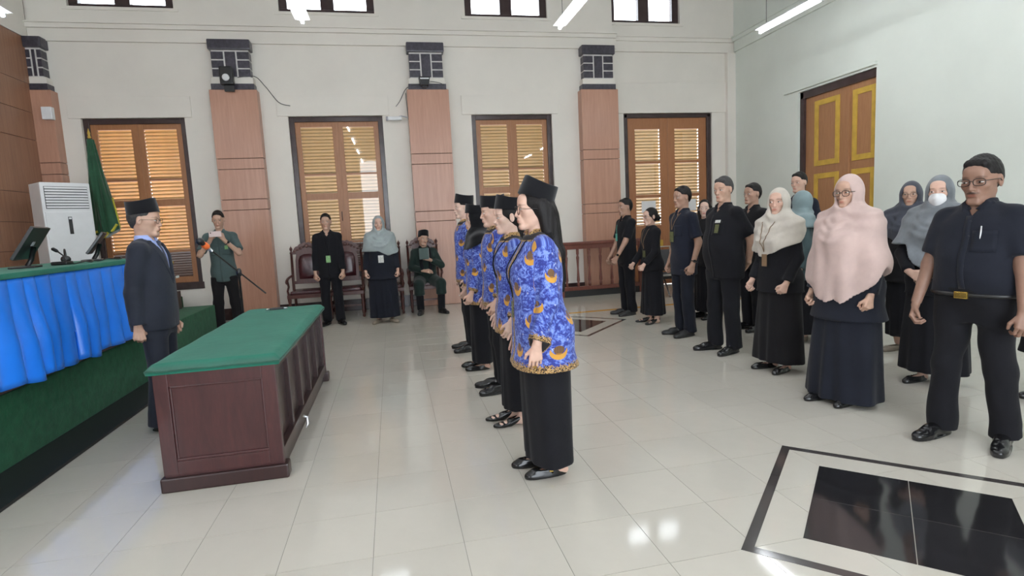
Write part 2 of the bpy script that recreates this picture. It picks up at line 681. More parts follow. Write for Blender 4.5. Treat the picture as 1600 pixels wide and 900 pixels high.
def grow(name, prims, h, mat, parent, zfine=None, zmul=4.0, col=None, uv=None, smooth_it=0):
    P, Q = surface(prims, h, zfine, zmul)
    if smooth_it:
        for _ in range(smooth_it):
            acc = np.zeros_like(P)
            n = np.zeros(len(P))
            for a, b in ((0, 1), (1, 2), (2, 3), (3, 0)):
                n += np.bincount(Q[:, a], minlength=len(P))
                for j in range(3):
                    acc[:, j] += np.bincount(Q[:, a], weights=P[Q[:, b], j], minlength=len(P))
            P = P * 0.5 + 0.5 * acc / np.maximum(n, 1)[:, None]
    me = np_mesh(name, P, Q, mat)
    if col is not None:
        at = me.color_attributes.new('tint', 'FLOAT_COLOR', 'POINT')
        at.data.foreach_set('color', np.ascontiguousarray(col(P), dtype=np.float32).ravel())
    if uv is not None:
        U = uv(P)                                       # per vertex: u, v, border
        a = me.attributes.new('cloth_u', 'FLOAT_VECTOR', 'POINT')
        a.data.foreach_set('vector', np.ascontiguousarray(U, dtype=np.float32).ravel())
    o = bpy.data.objects.new(name, me)
    return link(o, parent)
# ------------------------------------------------------------------ room shell
XL, XR, YB = -5.1, 7.2, 8.05
ZC, YF = 6.2, -5.6
T = 0.4                                                     # tile side


def sbox(name, a, b, mat, bev=0.0, parent=None, kind='structure', loc=None):
    m = MB().box(a, b, bev)
    return m.build(name, mat, parent, loc, kind)


# ---- floor: a slab of grout with every tile laid on it
floor = sbox('floor', (XL - 0.2, YF, -0.12), (XR + 0.2, 8.6, -0.0015), M['grout'])


def inv_ok(p):
    v = cam.matrix_world.inverted() @ Vector(p)
    if v.z > -0.1:
        return False
    x = -v.x / v.z * cam_d.lens / 36
    y = -v.y / v.z * cam_d.lens / 36
    return abs(x) < 0.52 and abs(y) < 0.30


tm = MB().box((0.0013, 0.0013, -0.008), (T - 0.0013, T - 0.0013, 0.0))
tile_mesh = tm.mesh('tile', M['tile'])
cells = []
for i in range(-6, 18):
    for j in range(-9, 20):
        x, y = i * T, j * T
        if x < -2.5 or y > YB - 0.02 or y < YF:
            continue
        cells.append(((x + T / 2 - 0.18) ** 2 + (y + T / 2 + 2.39) ** 2, x, y, any(inv_ok((x + a * T, y + b_ * T, 0)) for a in (0, 1) for b_ in (0, 1))))
cells.sort()
shown = [c for c in cells if c[3]][:298]
rest = [c for c in cells if c not in shown]
for _, x, y, _v in shown:
    o = bpy.data.objects.new('tile', tile_mesh)
    o.location = (x, y, 0)
    link(o, floor)
far = MB()
for _, x, y, _v in rest:
    far.box((x + 0.0013, y + 0.0013, -0.008), (x + T - 0.0013, y + T - 0.0013, 0.0))
far.build('far_tiles', M['tile'], floor, kind='stuff')

# ---- two diamond inlays: dark border strips and dark tiles inside, let in a hair proud of the field
for (cx, cy) in ((6.0 * T, -1.0 * T), (6.12 * T, 12.22 * T)):
    ro, ri, rd = 2.18 * T, 2.02 * T, 1.43 * T
    for q in range(4):
        a0, a1 = q * math.pi / 2, (q + 1) * math.pi / 2
        def pt(r, a):
            return (cx + r * math.cos(a), cy + r * math.sin(a))
        MB().prism([pt(ri, a0), pt(ro, a0), pt(ro, a1), pt(ri, a1)], -0.006, 0.0012).build('inlay_strip', M['inlay'], floor)
    s2 = rd / math.sqrt(2)
    g = 0.0015
    for u in (-1, 0):
        for w in (-1, 0):
            P4 = [(u * s2 + g, w * s2 + g), ((u + 1) * s2 - g, w * s2 + g), ((u + 1) * s2 - g, (w + 1) * s2 - g), (u * s2 + g, (w + 1) * s2 - g)]
            c, s_ = math.cos(math.pi / 4), math.sin(math.pi / 4)
            MB().prism([(cx + a * c - b_ * s_, cy + a * s_ + b_ * c) for a, b_ in P4], -0.006, 0.0012).build('dark_tile', M['dark_tile'], floor)
x = 1.6
while x < XR - 0.1:
    sbox('orange_tile', (x + .002, 5.72, -0.006), (min(x + 0.4, XR) - .002, 5.83, 0.0012), M['orange'], parent=floor, kind=None)
    x += 0.4

# ---- ceiling
sbox('ceiling', (XL - 0.2, YF, ZC), (XR + 0.2, 8.6, ZC + 0.1), M['ceil'])


# ---- back wall with openings for windows and door
WIN = [(-4.55, -3.03), (-1.41, 0.17), (1.76, 3.29)]         # low windows
WTOP, WBOT = 3.43, 0.60
DOOR = (4.80, 6.72)
CLER = [(-4.53, -3.01), (-1.40, 0.165), (1.75, 3.28), (4.55, 6.02)]
CZ0, CZ1 = 5.15, 5.80
BX = 4.60                                                   # right of this the wall steps back
YB2 = 8.2
wb = MB()


def wall_piece(x0, x1, z0, z1, y=YB):
    wb.box((x0, y, z0), (x1, 8.6, z1))


xs = [XL - 0.2] + [q for w in WIN for q in w] + [BX]
for i in range(0, len(xs), 2):
    wall_piece(xs[i], xs[i + 1], 0, CZ0 - 0.28)
for a, b_ in WIN:
    wall_piece(a, b_, 0, WBOT)
    wall_piece(a, b_, WTOP, CZ0 - 0.28)
wall_piece(BX, DOOR[0], 0, CZ0 - 0.28, YB2)
wall_piece(DOOR[1], XR + 0.2, 0, CZ0 - 0.28, YB2)
wall_piece(DOOR[0], DOOR[1], WTOP + 0.02, CZ0 - 0.28, YB2)
xs = [XL - 0.2] + [q for w in CLER for q in w] + [XR + 0.2]
for i in range(0, len(xs), 2):
    wall_piece(xs[i], xs[i + 1], CZ0 - 0.28, ZC, YB + (0.0 if xs[i] < 4.5 else 0.12))
for a, b_ in CLER:
    wall_piece(a, b_, CZ0 - 0.28, CZ0, YB + (0.0 if a < 4.5 else 0.12))
    wall_piece(a, b_, CZ1, ZC, YB + (0.0 if a < 4.5 else 0.12))
wall_back = wb.build('wall_back', M['wall'], kind='structure')

# raised plaster fields over each window (their thin lower edge shows in the photograph)
for a, b_ in WIN:
    sbox('plaster_band', (a - 0.17, YB - 0.022, WTOP), (b_ + 0.12, YB + 0.01, WTOP + 0.34), M['wall'], 0.006, wall_back, None)
sbox('plaster_band', (4.62, YB2 - 0.03, WTOP + 0.02), (7.05, YB2 + 0.01, 4.03), M['wall'], 0.006, wall_back, None)
sbox('plaster_pier', (7.02, YB2 - 0.10, 0), (XR + 0.02, YB2 + 0.01, 4.60), M['wall'], 0.01, wall_back, None)

# cornice mouldings
tr = MB()
for z0, z1, d in ((4.61, 4.80, 0.045), (4.80, 4.868, 0.085), (4.868, 4.89, 0.115)):
    tr.box((XL, YB - d, z0), (BX, YB + 0.01, z1))
tr.build('trim_1', M['wall'], kind='structure')
tr = MB()
for z0, z1, d in ((4.61, 4.80, 0.045), (4.80, 4.868, 0.085), (4.868, 4.89, 0.115)):
    tr.box((BX, YB2 - d, z0), (XR, YB2 + 0.01, z1))
tr.build('trim_2', M['wall'], kind='structure')
tr = MB()
for z0, z1, d in ((4.61, 4.80, 0.045), (4.80, 4.868, 0.085), (4.868, 4.89, 0.115)):
    tr.box((XR - d, YF, z0), (XR + 0.01, YB2 - 0.12, z1))
tr.build('trim_3', M['wall_r'], kind='structure')
sbox('baseboard_back', (XL, YB - 0.025, 0), (BX, YB + 0.01, 0.20), M['frame'])
sbox('baseboard_back_right', (BX, YB2 - 0.025, 0), (DOOR[0], YB2 + 0.01, 0.20), M['frame'])


# ---- side walls
DR = (4.70, 6.30)                                           # door in the right wall
DRT = 3.40
wr = MB()
wr.box((XR, YF, 0), (XR + 0.3, DR[0], ZC))
wr.box((XR, DR[1], 0), (XR + 0.3, 8.6, ZC))
wr.box((XR, DR[0], DRT), (XR + 0.3, DR[1], ZC))
wall_right = wr.build('wall_right', M['wall_r'], kind='structure')
sbox('door_hood', (XR - 0.05, DR[0] - 0.02, DRT + 0.03), (XR + 0.01, DR[1] + 0.32, DRT + 0.075), M['wall_r'], 0.005, wall_right, None)
wall_left = sbox('wall_left', (XL - 0.3, YF, 0), (XL - 0.02, 8.6, ZC), M['gap'])
# its wood panels, laid in courses
zs = [0.0, 0.5, 1.38, 1.80, 2.24, 3.06, 3.48, 3.92, 4.62]
ys = [-5.6, -4.2, -2.8, -1.4, 0.0, 1.4, 2.8, 4.2, 5.5, 6.7, 7.92]
for k in range(len(zs) - 1):
    for q in range(len(ys) - 1):
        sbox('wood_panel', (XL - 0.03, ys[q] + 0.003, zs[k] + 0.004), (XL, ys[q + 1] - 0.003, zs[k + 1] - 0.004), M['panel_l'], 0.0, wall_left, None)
sbox('upper_wall', (XL - 0.03, YF, 4.63), (XL, 8.0, ZC), M['wall'], 0, wall_left, None)


# ---- unseen rear wall, added to dim the upper walls; openings sized for daylight and reflections
rw = MB()
rw.box((XL - 0.3, YF - 0.25, 4.3), (XR + 0.3, YF, ZC))
for xa, xb in ((XL - 0.3, XL), (-3.5, -0.9), (3.7, XR + 0.3)):
    rw.box((xa, YF - 0.25, 0), (xb, YF, 4.3))
rw.build('wall_rear_unseen', M['wall'], kind='structure')

# ---- pilasters: wood panels below, a dark brick head and cap above
for ip, pxc in enumerate((-5.0, -2.195, 0.985, 4.185)):
    hw = 0.365 if ip else 0.18
    p = empty('pilaster', (pxc, 0, 0), parent=wall_back)
    yf = 7.85
    sbox('core', (-hw + 0.02, yf + 0.02, 0), (hw - 0.02, YB + 0.02, 3.84), M['gap'], 0, p, None)
    for z0, z1 in ((0.0, 1.87), (1.87, 2.045), (2.045, 2.545), (2.545, 2.72), (2.72, 3.835)) if ip == 1 else ((0.0, 1.53), (1.53, 1.71), (1.71, 2.545), (2.545, 2.725), (2.725, 3.835)):
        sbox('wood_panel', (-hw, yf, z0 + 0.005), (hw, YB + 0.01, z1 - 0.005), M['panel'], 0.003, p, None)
    w2 = hw - 0.035
    sbox('stone_band', (-w2, yf + 0.01, 3.835), (w2, YB + 0.01, 3.93), M['stone'], 0.006, p, None)
    sbox('plaster_ledge', (-w2 + 0.01, yf + 0.03, 3.93), (w2 - 0.01, YB + 0.01, 4.03), M['wall'], 0.004, p, None)
    sbox('mortar_bed', (-w2 + 0.046, yf + 0.038, 4.03), (w2 - 0.046, YB + 0.01, 4.468), M['mortar'], 0, p, None)
    bw = (2 * w2 - 0.08)
    x0 = -w2 + 0.04
    c1, c2 = x0 + bw * 0.34, x0 + bw * 0.66
    for r in range(3):
        za, zb = 4.045 + r * 0.138, 4.045 + r * 0.138 + 0.118
        sbox('brick', (x0, yf + 0.03, za), (c1 - 0.012, YB, zb), M['stone'], 0.006, p, None)
        sbox('brick', (c2 + 0.012, yf + 0.03, za), (x0 + bw, YB, zb), M['stone'], 0.006, p, None)
    sbox('brick', (c1 + 0.012, yf + 0.03, 4.045), (c2 - 0.012, YB, 4.441), M['stone'], 0.006, p, None)
    sbox('cap_stone', (-w2 + 0.005, yf - 0.01, 4.465), (w2 - 0.005, YB + 0.01, 4.63), M['stone'], 0.02, p, None)


# ---- windows: frame, two leaves with rails, louvre slats, glass
def slat_mesh(w, mat):
    prof = [(-.030, .013), (.048, -.038), (.048, -.046), (-.021, .000), (-.021, -.012), (-.030, -.012)]
    return MB().prism(prof, -w / 2, w / 2, 'x').mesh('slat', mat)


def louvres(leaf, x0, x1, z0, z1, y, mat, pitch=0.054):
    me = slat_mesh(x1 - x0, mat)
    n = int((z1 - z0) / pitch)
    for k in range(n + 1):
        o = bpy.data.objects.new('slat', me)
        o.location = ((x0 + x1) / 2, y, z0 + (k + 0.3) * (z1 - z0) / n)
        link(o, leaf)


def bars(x0, x1, z0, z1, y0, y1, stile, rails):
    m = MB()
    m.box((x0, y0, z0), (x0 + stile, y1, z1), 0.004)
    m.box((x1 - stile, y0, z0), (x1, y1, z1), 0.004)
    for a, b_ in rails:
        m.box((x0 + stile, y0 + 0.004, a), (x1 - stile, y1 - 0.004, b_), 0.004)
    return m


for wi, (a, b_) in enumerate(WIN):
    w = empty('window_%d' % (wi + 1), (0, 0, 0))
    tag(w, kind='structure')
    y0 = YB + 0.055
    f = MB()
    fw = 0.085
    f.box((a, y0, WBOT), (a + fw, y0 + 0.14, WTOP), 0.006)
    f.box((b_ - fw, y0, WBOT), (b_, y0 + 0.14, WTOP), 0.006)
    f.box((a + fw, y0, WTOP - fw), (b_ - fw, y0 + 0.14, WTOP), 0.006)
    f.box((a - 0.02, y0 - 0.075, WBOT - 0.02), (b_ + 0.02, y0 + 0.14, WBOT + 0.10), 0.008)
    f.build('window_frame', M['frame'], w)
    mid = (a + b_) / 2
    sbox('astragal', (mid - .016, y0 + .022, WBOT + .1), (mid + .016, y0 + .05, WTOP - fw), M['leafwood'], .004, w, None)
    for s, (l0, l1) in enumerate(((a + fw, mid - 0.004), (mid + 0.004, b_ - fw))):
        zlo, zhi = WBOT + 0.10, WTOP - fw
        st = 0.085
        m = bars(l0, l1, zlo, zhi, y0 + 0.03, y0 + 0.085, st, ((zlo, zlo + 0.10), (1.22, 1.26), (2.00, 2.115), (2.425, 2.46), (zhi - 0.085, zhi)))
        leaf = m.build('shutter_leaf', M['leafwood'], w)
        sm = M['slat_backlit'] if wi == 0 else M['slat_y']
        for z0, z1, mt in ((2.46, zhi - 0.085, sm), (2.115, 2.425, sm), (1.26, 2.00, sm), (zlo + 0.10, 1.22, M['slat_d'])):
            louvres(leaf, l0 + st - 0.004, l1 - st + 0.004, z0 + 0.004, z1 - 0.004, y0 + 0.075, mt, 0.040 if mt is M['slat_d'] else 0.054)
        pane = sbox('pane', (l0 + st - 0.005, y0 + 0.036, zlo + 0.10), (l1 - st + 0.005, y0 + 0.040, zhi - 0.085), M['glass'], 0, leaf, None)
        if s == 0:
            MB().tube([(l1 - 0.035, y0 + 0.022, 1.62), (l1 - 0.035, y0 + 0.005, 1.64), (l1 - 0.035, y0 + 0.005, 1.76), (l1 - 0.035, y0 + 0.022, 1.78)], 0.007, 6).build('handle', M['frame'], leaf)

for wi, (a, b_) in enumerate(CLER):
    w = empty('window_%d' % (wi + 4), (0, 0, 0))
    tag(w, kind='structure')
    y0 = YB + 0.06 + (0.12 if wi == 3 else 0)
    f = MB()
    fw = 0.13
    f.box((a, y0, CZ0), (b_, y0 + 0.12, CZ0 + 0.065), 0.005)
    f.box((a, y0, CZ1 - 0.08), (b_, y0 + 0.12, CZ1), 0.005)
    f.box((a, y0, CZ0 + 0.065), (a + fw, y0 + 0.12, CZ1 - 0.08), 0.005)
    f.box((b_ - fw, y0, CZ0 + 0.065), (b_, y0 + 0.12, CZ1 - 0.08), 0.005)
    mid = (a + b_) / 2
    f.box((mid - 0.11, y0, CZ0 + 0.065), (mid + 0.11, y0 + 0.12, CZ1 - 0.08), 0.005)
    f.build('window_frame', M['frame'], w)
    for l0, l1 in ((a + fw, mid - 0.11), (mid + 0.11, b_ - fw)):
        sbox('pane', (l0, y0 + 0.05, CZ0 + 0.065), (l1, y0 + 0.056, CZ1 - 0.08), M['glass'], 0, w, None)
        if wi == 3 and l0 < mid:
            continue
    sbox('sill', (a - 0.07, YB + (0.12 if wi == 3 else 0) - 0.015, CZ0 - 0.05), (b_ + 0.07, y0 + 0.02, CZ0), M['wall'], 0.004, w, None)

# ---- door in the back wall: two leaves with three louvred lights over solid panels
d1 = empty('door_1', (0, 0, 0))
tag(d1, kind='structure')
a, b_ = DOOR
y0 = YB2 + 0.03
zt = WTOP + 0.02
f = MB()
f.box((a, y0, 0), (a + 0.10, y0 + 0.14, zt), 0.02)
f.box((b_ - 0.10, y0, 0), (b_, y0 + 0.14, zt), 0.02)
f.box((a + 0.02, y0, zt - 0.085), (b_ - 0.02, y0 + 0.14, zt), 0.01)
f.build('door_frame', M['frame'], d1)
mid = (a + b_) / 2
for l0, l1 in ((a + 0.10, mid - 0.003), (mid + 0.003, b_ - 0.10)):
    st = 0.155
    zh = zt - 0.085
    m = bars(l0, l1, 0.02, zh, y0 + 0.03, y0 + 0.08, st, ((0.02, 0.24), (1.10, 1.24), (1.795, 1.855), (2.475, 2.525), (zh - 0.215, zh)))
    leaf = m.build('door_leaf', M['doorwood'], d1)
    for z0, z1 in ((1.24, 1.795), (1.855, 2.475), (2.525, zh - 0.215)):
        louvres(leaf, l0 + st - .003, l1 - st + .003, z0 + .003, z1 - .003, y0 + 0.085, M['slat_y'], 0.058)
        sbox('pane', (l0 + st - .004, y0 + .046, z0 - .003), (l1 - st + .004, y0 + .050, z1 + .003), M['glass'], 0, leaf, None)
    sbox('door_panel', (l0 + st - .004, y0 + .045, 0.23), (l1 - st + .004, y0 + .06, 1.11), M['doorwood'], 0, leaf, None)
    sbox('door_panel', (l0 + st + .07, y0 + .035, 0.32), (l1 - st - .07, y0 + .05, 1.02), M['doorwood'], 0.006, leaf, None)
MB().lathe([(.012, 0), (.012, .03), (.028, .04), (.028, .06), (.012, .07)], n=14).xform(Matrix.Translation((mid + .05, y0 + .03, 1.05)) @ Matrix.Rotation(math.pi / 2, 4, 'X')).build('door_knob', M['metal'], d1)

# ---- door in the right wall: brown leaves with yellow mouldings
d2 = empty('door_2', (0, 0, 0))
tag(d2, kind='structure')
a, b_ = DR
x0 = XR + 0.035
f = MB()
f.box((x0, a, 0), (x0 + 0.20, a + 0.03, DRT), 0.004)
f.box((x0, b_ - 0.09, 0), (x0 + 0.20, b_, DRT), 0.01)
f.box((x0, a, DRT - 0.12), (x0 + 0.20, b_, DRT), 0.01)
f.build('door_frame', M['frame'], d2)
x1 = x0 + 0.05
mid = 5.28
for l0, l1, p0, p1 in ((a + 0.03, mid - .003, a + 0.06, 5.20), (mid + .003, b_ - 0.09, 5.46, 6.0)):
    leaf = sbox('door_leaf', (x1, l0, 0.01), (x1 + 0.05, l1, DRT - 0.12), M['rdoor'], 0.003, d2, None)
    for z0, z1 in ((2.12, 3.19), (0.98, 1.99), (0.20, 0.85)):
        m = MB()
        t_ = 0.085
        m.box((x1 - .014, p0, z0), (x1 + .002, p0 + t_, z1), .004)
        m.box((x1 - .014, p1 - t_, z0), (x1 + .002, p1, z1), .004)
        m.box((x1 - .014, p0 + t_, z0), (x1 + .002, p1 - t_, z0 + t_), .004)
        m.box((x1 - .014, p0 + t_, z1 - t_), (x1 + .002, p1 - t_, z1), .004)
        m.build('moulding', M['gold'], leaf)
sbox('cover_strip', (x1 - .016, mid - .03, 0.02), (x1 + .002, mid + .03, DRT - 0.13), M['rdoor'], .004, d2, None)

# ---- fluorescent fittings hung in rows along the room
rod = M['cable']
fit = None
k = 0
for ly in (4.35, 2.2, 0.0, -2.4):
    for lx in (-3.74, -0.67, 2.52, 5.47):
        f = empty('ceiling_light', (lx, ly, 3.92))
        MB().prism([(-.085, .030), (-.085, .034), (-.03, .075), (.03, .075), (.085, .034), (.085, .030), (.028, .024), (-.028, .024)], -.60, .60, 'y').build('housing', M['white'], f)
        MB().tube([(0, -.575, 0), (0, .575, 0)], .0175, 12).build('tube', M['tube'], f)
        for sy in (-.59, .59):
            MB().box((-.02, sy - .012, -.02), (.02, sy + .012, .03), .003).build('end_cap', M['white'], f)
        for sy in (-.45, .45):
            MB().tube([(0, sy, .06), (0, sy, ZC - 3.92)], .004, 6).build('rod', rod, f)
        row = {4.35: 'nearest the back wall', 2.2: 'second from the back wall', 0.0: 'third from the back wall', -2.4: 'behind the camera'}[ly]
        colm = {-3.74: 'over the stage', -0.67: 'over the green table aisle', 2.52: 'over the uniformed row', 5.47: 'beside the right wall'}[lx]
        tag(f, 'lit fluorescent tube light %s, %s' % (colm, row), 'ceiling light', 'fluorescent lights hung in rows')
# ------------------------------------------------------------------ stage, desks and table
st = empty('stage', (-3.7, 2.0, 0), 0, 'long low stage covered in green carpet with a black step along its foot', 'stage')
sx0, sx1, sy0, sy1, sz = -5.09, -2.33, -3.0, 6.15, 0.49
MB().box((sx0 + 3.7, sy0 - 2, 0.0), (sx1 + 3.7, sy1 - 2, sz), 0.012).build('platform', M['carpet'], st)
MB().box((sx0 + 3.7, sy1 - 2 - .01, 0.0), (-3.3 + 3.7, 7.83 - 2, sz), 0.012).build('platform', M['carpet'], st)
MB().box((sx1 + 3.7 - .01, sy0 - 2, 0.0), (sx1 + 3.7 + .33, 3.9 - 2, 0.022), 0.004).build('foot_step', M['kick'], st)

dk = empty('judges_desk', (-2.65, 2.0, sz), 0, 'long desk on the stage with a green top and pleated blue satin skirt', 'desk')
MB().box((-.38, -2.4, 0.02), (.36, 1.92, .735), .004).build('carcass', M['mahog'], dk)
MB().box((-.40, -2.45, .735), (.415, 1.97, .775), .012).build('green_top', M['baize'], dk)


def skirt_cloth(name, y0, y1, x, z0, z1, mat, parent, seed, per=0.165):
    r = random.Random(seed)
    n = int((y1 - y0) / 0.010)
    nz = 16
    ks = []
    y = y0
    while y < y1:
        ks.append((y, r.uniform(0.7, 1.3), r.uniform(-0.04, 0.04), r.uniform(-.02, .02)))
        y += per * r.uniform(0.75, 1.25)
    vs, fs = [], []
    for i in range(n + 1):
        y = y0 + (y1 - y0) * i / n
        j = max(k for k in range(len(ks)) if ks[k][0] <= y + 1e-9)
        a = ks[j][0]
        b_ = ks[j + 1][0] if j + 1 < len(ks) else y1 + 0.02
        t = (y - a) / (b_ - a)
        for k in range(nz + 1):
            g = k / nz
            amp = 0.006 + 0.055 * min(g * 1.6, 1) * ks[j][1]
            s_ = math.sin(math.pi * min(max(t, 0), 1)) ** 0.7
            knife = 0.010 * (1 - g) * t + 0.006 * math.sin(9.0 * y + 3 * g) * g
            xx = x + amp * s_ + knife + 0.010 * g
            yy = y + ks[j][2] * g * g * s_ + 0.03 * g * (t - .5) * ks[j][1] * 0.5
            zz = z1 + (z0 + ks[j][3] * s_ - z1) * g
            vs.append((xx, yy, zz))
    for i in range(n):
        for k in range(nz):
            p = i * (nz + 1) + k
            fs.append((p, p + nz + 1, p + nz + 2, p + 1))
    o = MB().add(vs, fs, True).build(name, mat, parent)
    md = o.modifiers.new('thickness', 'SOLIDIFY')
    md.thickness = 0.003
    return o


skirt_cloth('table_skirt', -0.42, 1.95, .385, .05, .742, M['satin'], dk, 5)
skirt_cloth('side_skirt', -2.40, -0.45, .37, .03, .738, M['purple'], dk, 9)

tb = empty('oath_table', (-0.853, 2.1, 0), 0, 'dark mahogany ceremony table with a puffy green baize top', 'table')
hx, y0, y1, zt = .32, -1.10, 1.10, .685
MB().box((-hx, y0, 0.08), (hx, y0 + .035, zt), .004).build('end_panel', M['mahog'], tb)
MB().box((-hx, y1 - .035, 0.08), (hx, y1, zt), .004).build('end_panel', M['mahog'], tb)
m = MB()
t_ = .075
for (a, b_) in (((-hx, y0 - .012, .10), (-hx + t_, y0, zt)), ((hx - t_, y0 - .012, .10), (hx, y0, zt)), ((-hx + t_, y0 - .012, zt - t_), (hx - t_, y0, zt)), ((-hx + t_, y0 - .012, .10), (hx - t_, y0, .10 + t_))):
    m.box(a, b_, .003)
m.build('end_frame', M['mahog'], tb)
m = MB()
m.box((-hx + t_, y0 - .010, .10 + t_), (hx - t_, y0, .10 + t_ + .016), .004)
m.box((-hx + t_, y0 - .006, zt - t_ - .012), (hx - t_, y0, zt - t_), .004)
m.box((-hx + t_, y0 - .006, .10 + t_), (-hx + t_ + .012, y0, zt - t_), .004)
m.box((hx - t_ - .012, y0 - .006, .10 + t_), (hx - t_, y0, zt - t_), .004)
m.build('panel_moulding', M['mahog'], tb)
MB().box((-hx + .04, y0 + .03, .06), (hx - .045, y1 - .03, zt), .003).build('carcass', M['mahog_d'], tb)
n = 5
for k in range(n + 1):
    yy = y0 + .035 + (y1 - y0 - .07 - .05) * k / n
    MB().box((hx - .05, yy, .10), (hx - .015, yy + .05, zt - .05), .003).build('stile', M['mahog_d'], tb)
MB().box((hx - .05, y0 + .03, zt - .055), (hx - .008, y1 - .03, zt), .003).build('top_rail', M['mahog_d'], tb)
MB().box((hx - .05, y0 + .03, .08), (hx - .005, y1 - .03, .16), .003).build('bottom_rail', M['mahog_d'], tb)
for yy in (y0, y1 - .05):
    MB().box((-hx - .022, yy - .022, 0), (hx + .022, yy + .072, .085), .010).build('plinth', M['mahog_d'], tb)
MB().box((-hx - .005, y0 + .05, 0), (hx - .03, y1 - .05, .07), .004).build('plinth', M['mahog_d'], tb)
MB().box((-hx - .012, y0 - .012, zt), (hx + .012, y1 + .012, zt + .022), .004).build('top_board', M['mahog'], tb)
bm = bmesh.new()
bmesh.ops.create_grid(bm, x_segments=24, y_segments=60, size=0.5)
for v in bm.verts:
    u, w = v.co.x * 2, v.co.y * 2
    e = min(1 - abs(u), (1 - abs(w)) * 3.0)
    v.co = Vector((u * (hx + .03), w * (y1 + .03), zt + .023 + .034 * min(1, (max(e, 0) / .10)) ** .45 + .0015 * math.sin(9 * u + 14 * w)))
bm.verts.index_update()
vs = [tuple(v.co) for v in bm.verts]
fs = [tuple(v.index for v in f.verts) for f in bm.faces]
be = [e for e in bm.edges if len(e.link_faces) == 1]
nv = len(vs)
low = {}
for e in be:
    for v in e.verts:
        if v.index not in low:
            low[v.index] = len(vs)
            vs.append((v.co.x * 0.985, v.co.y * 0.996, zt + .000))
for e in be:
    a, b_ = e.verts[0].index, e.verts[1].index
    fs.append((a, b_, low[b_], low[a]))
bm.free()
ct = MB().add(vs, fs, True).build('baize_cover', M['baize'], tb)
MB().tube([(hx + .003, -.38, .13), (hx + .03, -.385, .12), (hx + .034, -.40, .075), (hx + .02, -.41, .05)], [.010, .012, .010, .004], 8).build('broken_handle', M['metal'], tb)

pen = empty('pen_case', (-0.90, 3.05, zt + .056), 0.15, 'slim black pen case with silver ends on the far end of the green table', 'pen case')
MB().box((-.06, -.013, 0), (.06, .013, .020), .004).build('case', M['blackp'], pen)
for s in (-1, 1):
    MB().tube([(s * .058, 0, .01), (s * .092, 0, .008)], [.009, .006], 8).build('silver_end', M['metal'], pen)

# ---- microphone on a boom stand
mc = empty('microphone_stand', (-1.29, 3.45, 0), 0, 'black boom microphone stand between the suited man and green table', 'microphone stand')
m = MB()
for k in range(3):
    a = math.radians(90 + 120 * k)
    m.tube([(0, 0, .10), (.16 * math.cos(a), .16 * math.sin(a), .03), (.22 * math.cos(a), .22 * math.sin(a), .012)], .010, 8)
m.build('tripod_base', M['blackp'], mc)
MB().tube([(0, 0, .06), (0, 0, 1.085)], .0105, 10).build('pole', M['blackp'], mc)
MB().lathe([(.012, -.04), (.024, -.03), (.026, .02), (.016, .04)], (0, 0, 1.08), 12).build('clutch', M['blackp'], mc)
d = Vector((-.19, -.35, .298)).normalized()
c0 = Vector((0, 0, 1.085))
MB().tube([c0 - d * .42, c0 + d * .44], .0075, 8).build('boom', M['blackp'], mc)
mp = empty('microphone', (-1.29, 3.45, 0), 0, 'black microphone with an orange band clipped to the boom', 'microphone')
MB().tube([c0 + d * .37, c0 + d * .42, c0 + d * .50], [.012, .014, .017], 10).build('handle', M['metal'], mp)
MB().tube([c0 + d * .425, c0 + d * .43, c0 + d * .475, c0 + d * .48], [.022, .027, .029, .022], 12).build('orange_band', M['orange_foam'], mp)
q = [c0 + d * (.49 + .075 * k / 7) for k in range(8)]
MB().tube(q, [.018, .026, .031, .033, .032, .028, .018, .004], 12).build('head', M['blackp'], mp)


# ---- things standing on the stage
ac = empty('air_conditioner', (-4.32, 6.72, sz), math.radians(45), 'tall white floor standing air conditioner on the stage by the corner', 'air conditioner')
w, dp, hh = .29, .20, 1.80
MB().box((-w, -dp, 0), (w, dp, hh), .018).build('cabinet', M['white'], ac)
MB().box((-w + .02, -dp - .012, .22), (w - .02, -dp + .002, 1.40), .006).build('front_panel', M['white'], ac)
MB().box((-w + .04, -dp - .004, 1.44), (w - .04, -dp + .002, 1.745), .002).build('outlet', M['bench'], ac)
for k in range(8):
    mm = MB().box((-w + .045, -.006, -.0135), (w - .045, .006, .0135), .003)
    mm.xform(Matrix.Translation((0, -dp - .008, 1.462 + k * .0375)) @ Matrix.Rotation(math.radians(-20), 4, 'X'))
    mm.build('vent_slat', M['white'], ac)
MB().box((-.022, -dp - .017, 1.09), (.022, -dp - .010, 1.33), .004).build('display', M['blackp'], ac)
MB().box((-.016, -dp - .019, 1.295), (.016, -dp - .012, 1.32), .002).build('badge_plate', M['white'], ac)
MB().box((-w + .02, -dp - .006, .03), (w - .02, -dp + .002, .20), .004).build('intake', M['grey_pl'], ac)

fl = empty('flag', (-4.12, 7.35, sz), 0, 'furled green flag with yellow fringe on a dark pole by the window', 'flag')
MB().lathe([(.17, 0), (.17, .03), (.05, .06), (.03, .10)], n=20).build('base', M['frame'], fl)
MB().tube([(0, 0, .05), (-.03, 0, 2.52)], .014, 10).build('pole', M['frame'], fl)
MB().lathe([(.004, 2.50), (.024, 2.53), (.014, 2.56), (.020, 2.59), (.002, 2.66)], (-.03, 0, 0), 12).build('finial', M['gold'], fl)


def flag_fold(t, Z):
    return 0.018 * np.sin(5 * t + 2 * Z) * np.clip((2.7 - Z) / 1.0, 0, 1) + 0.010 * np.sin(9 * t - 3 * Z)


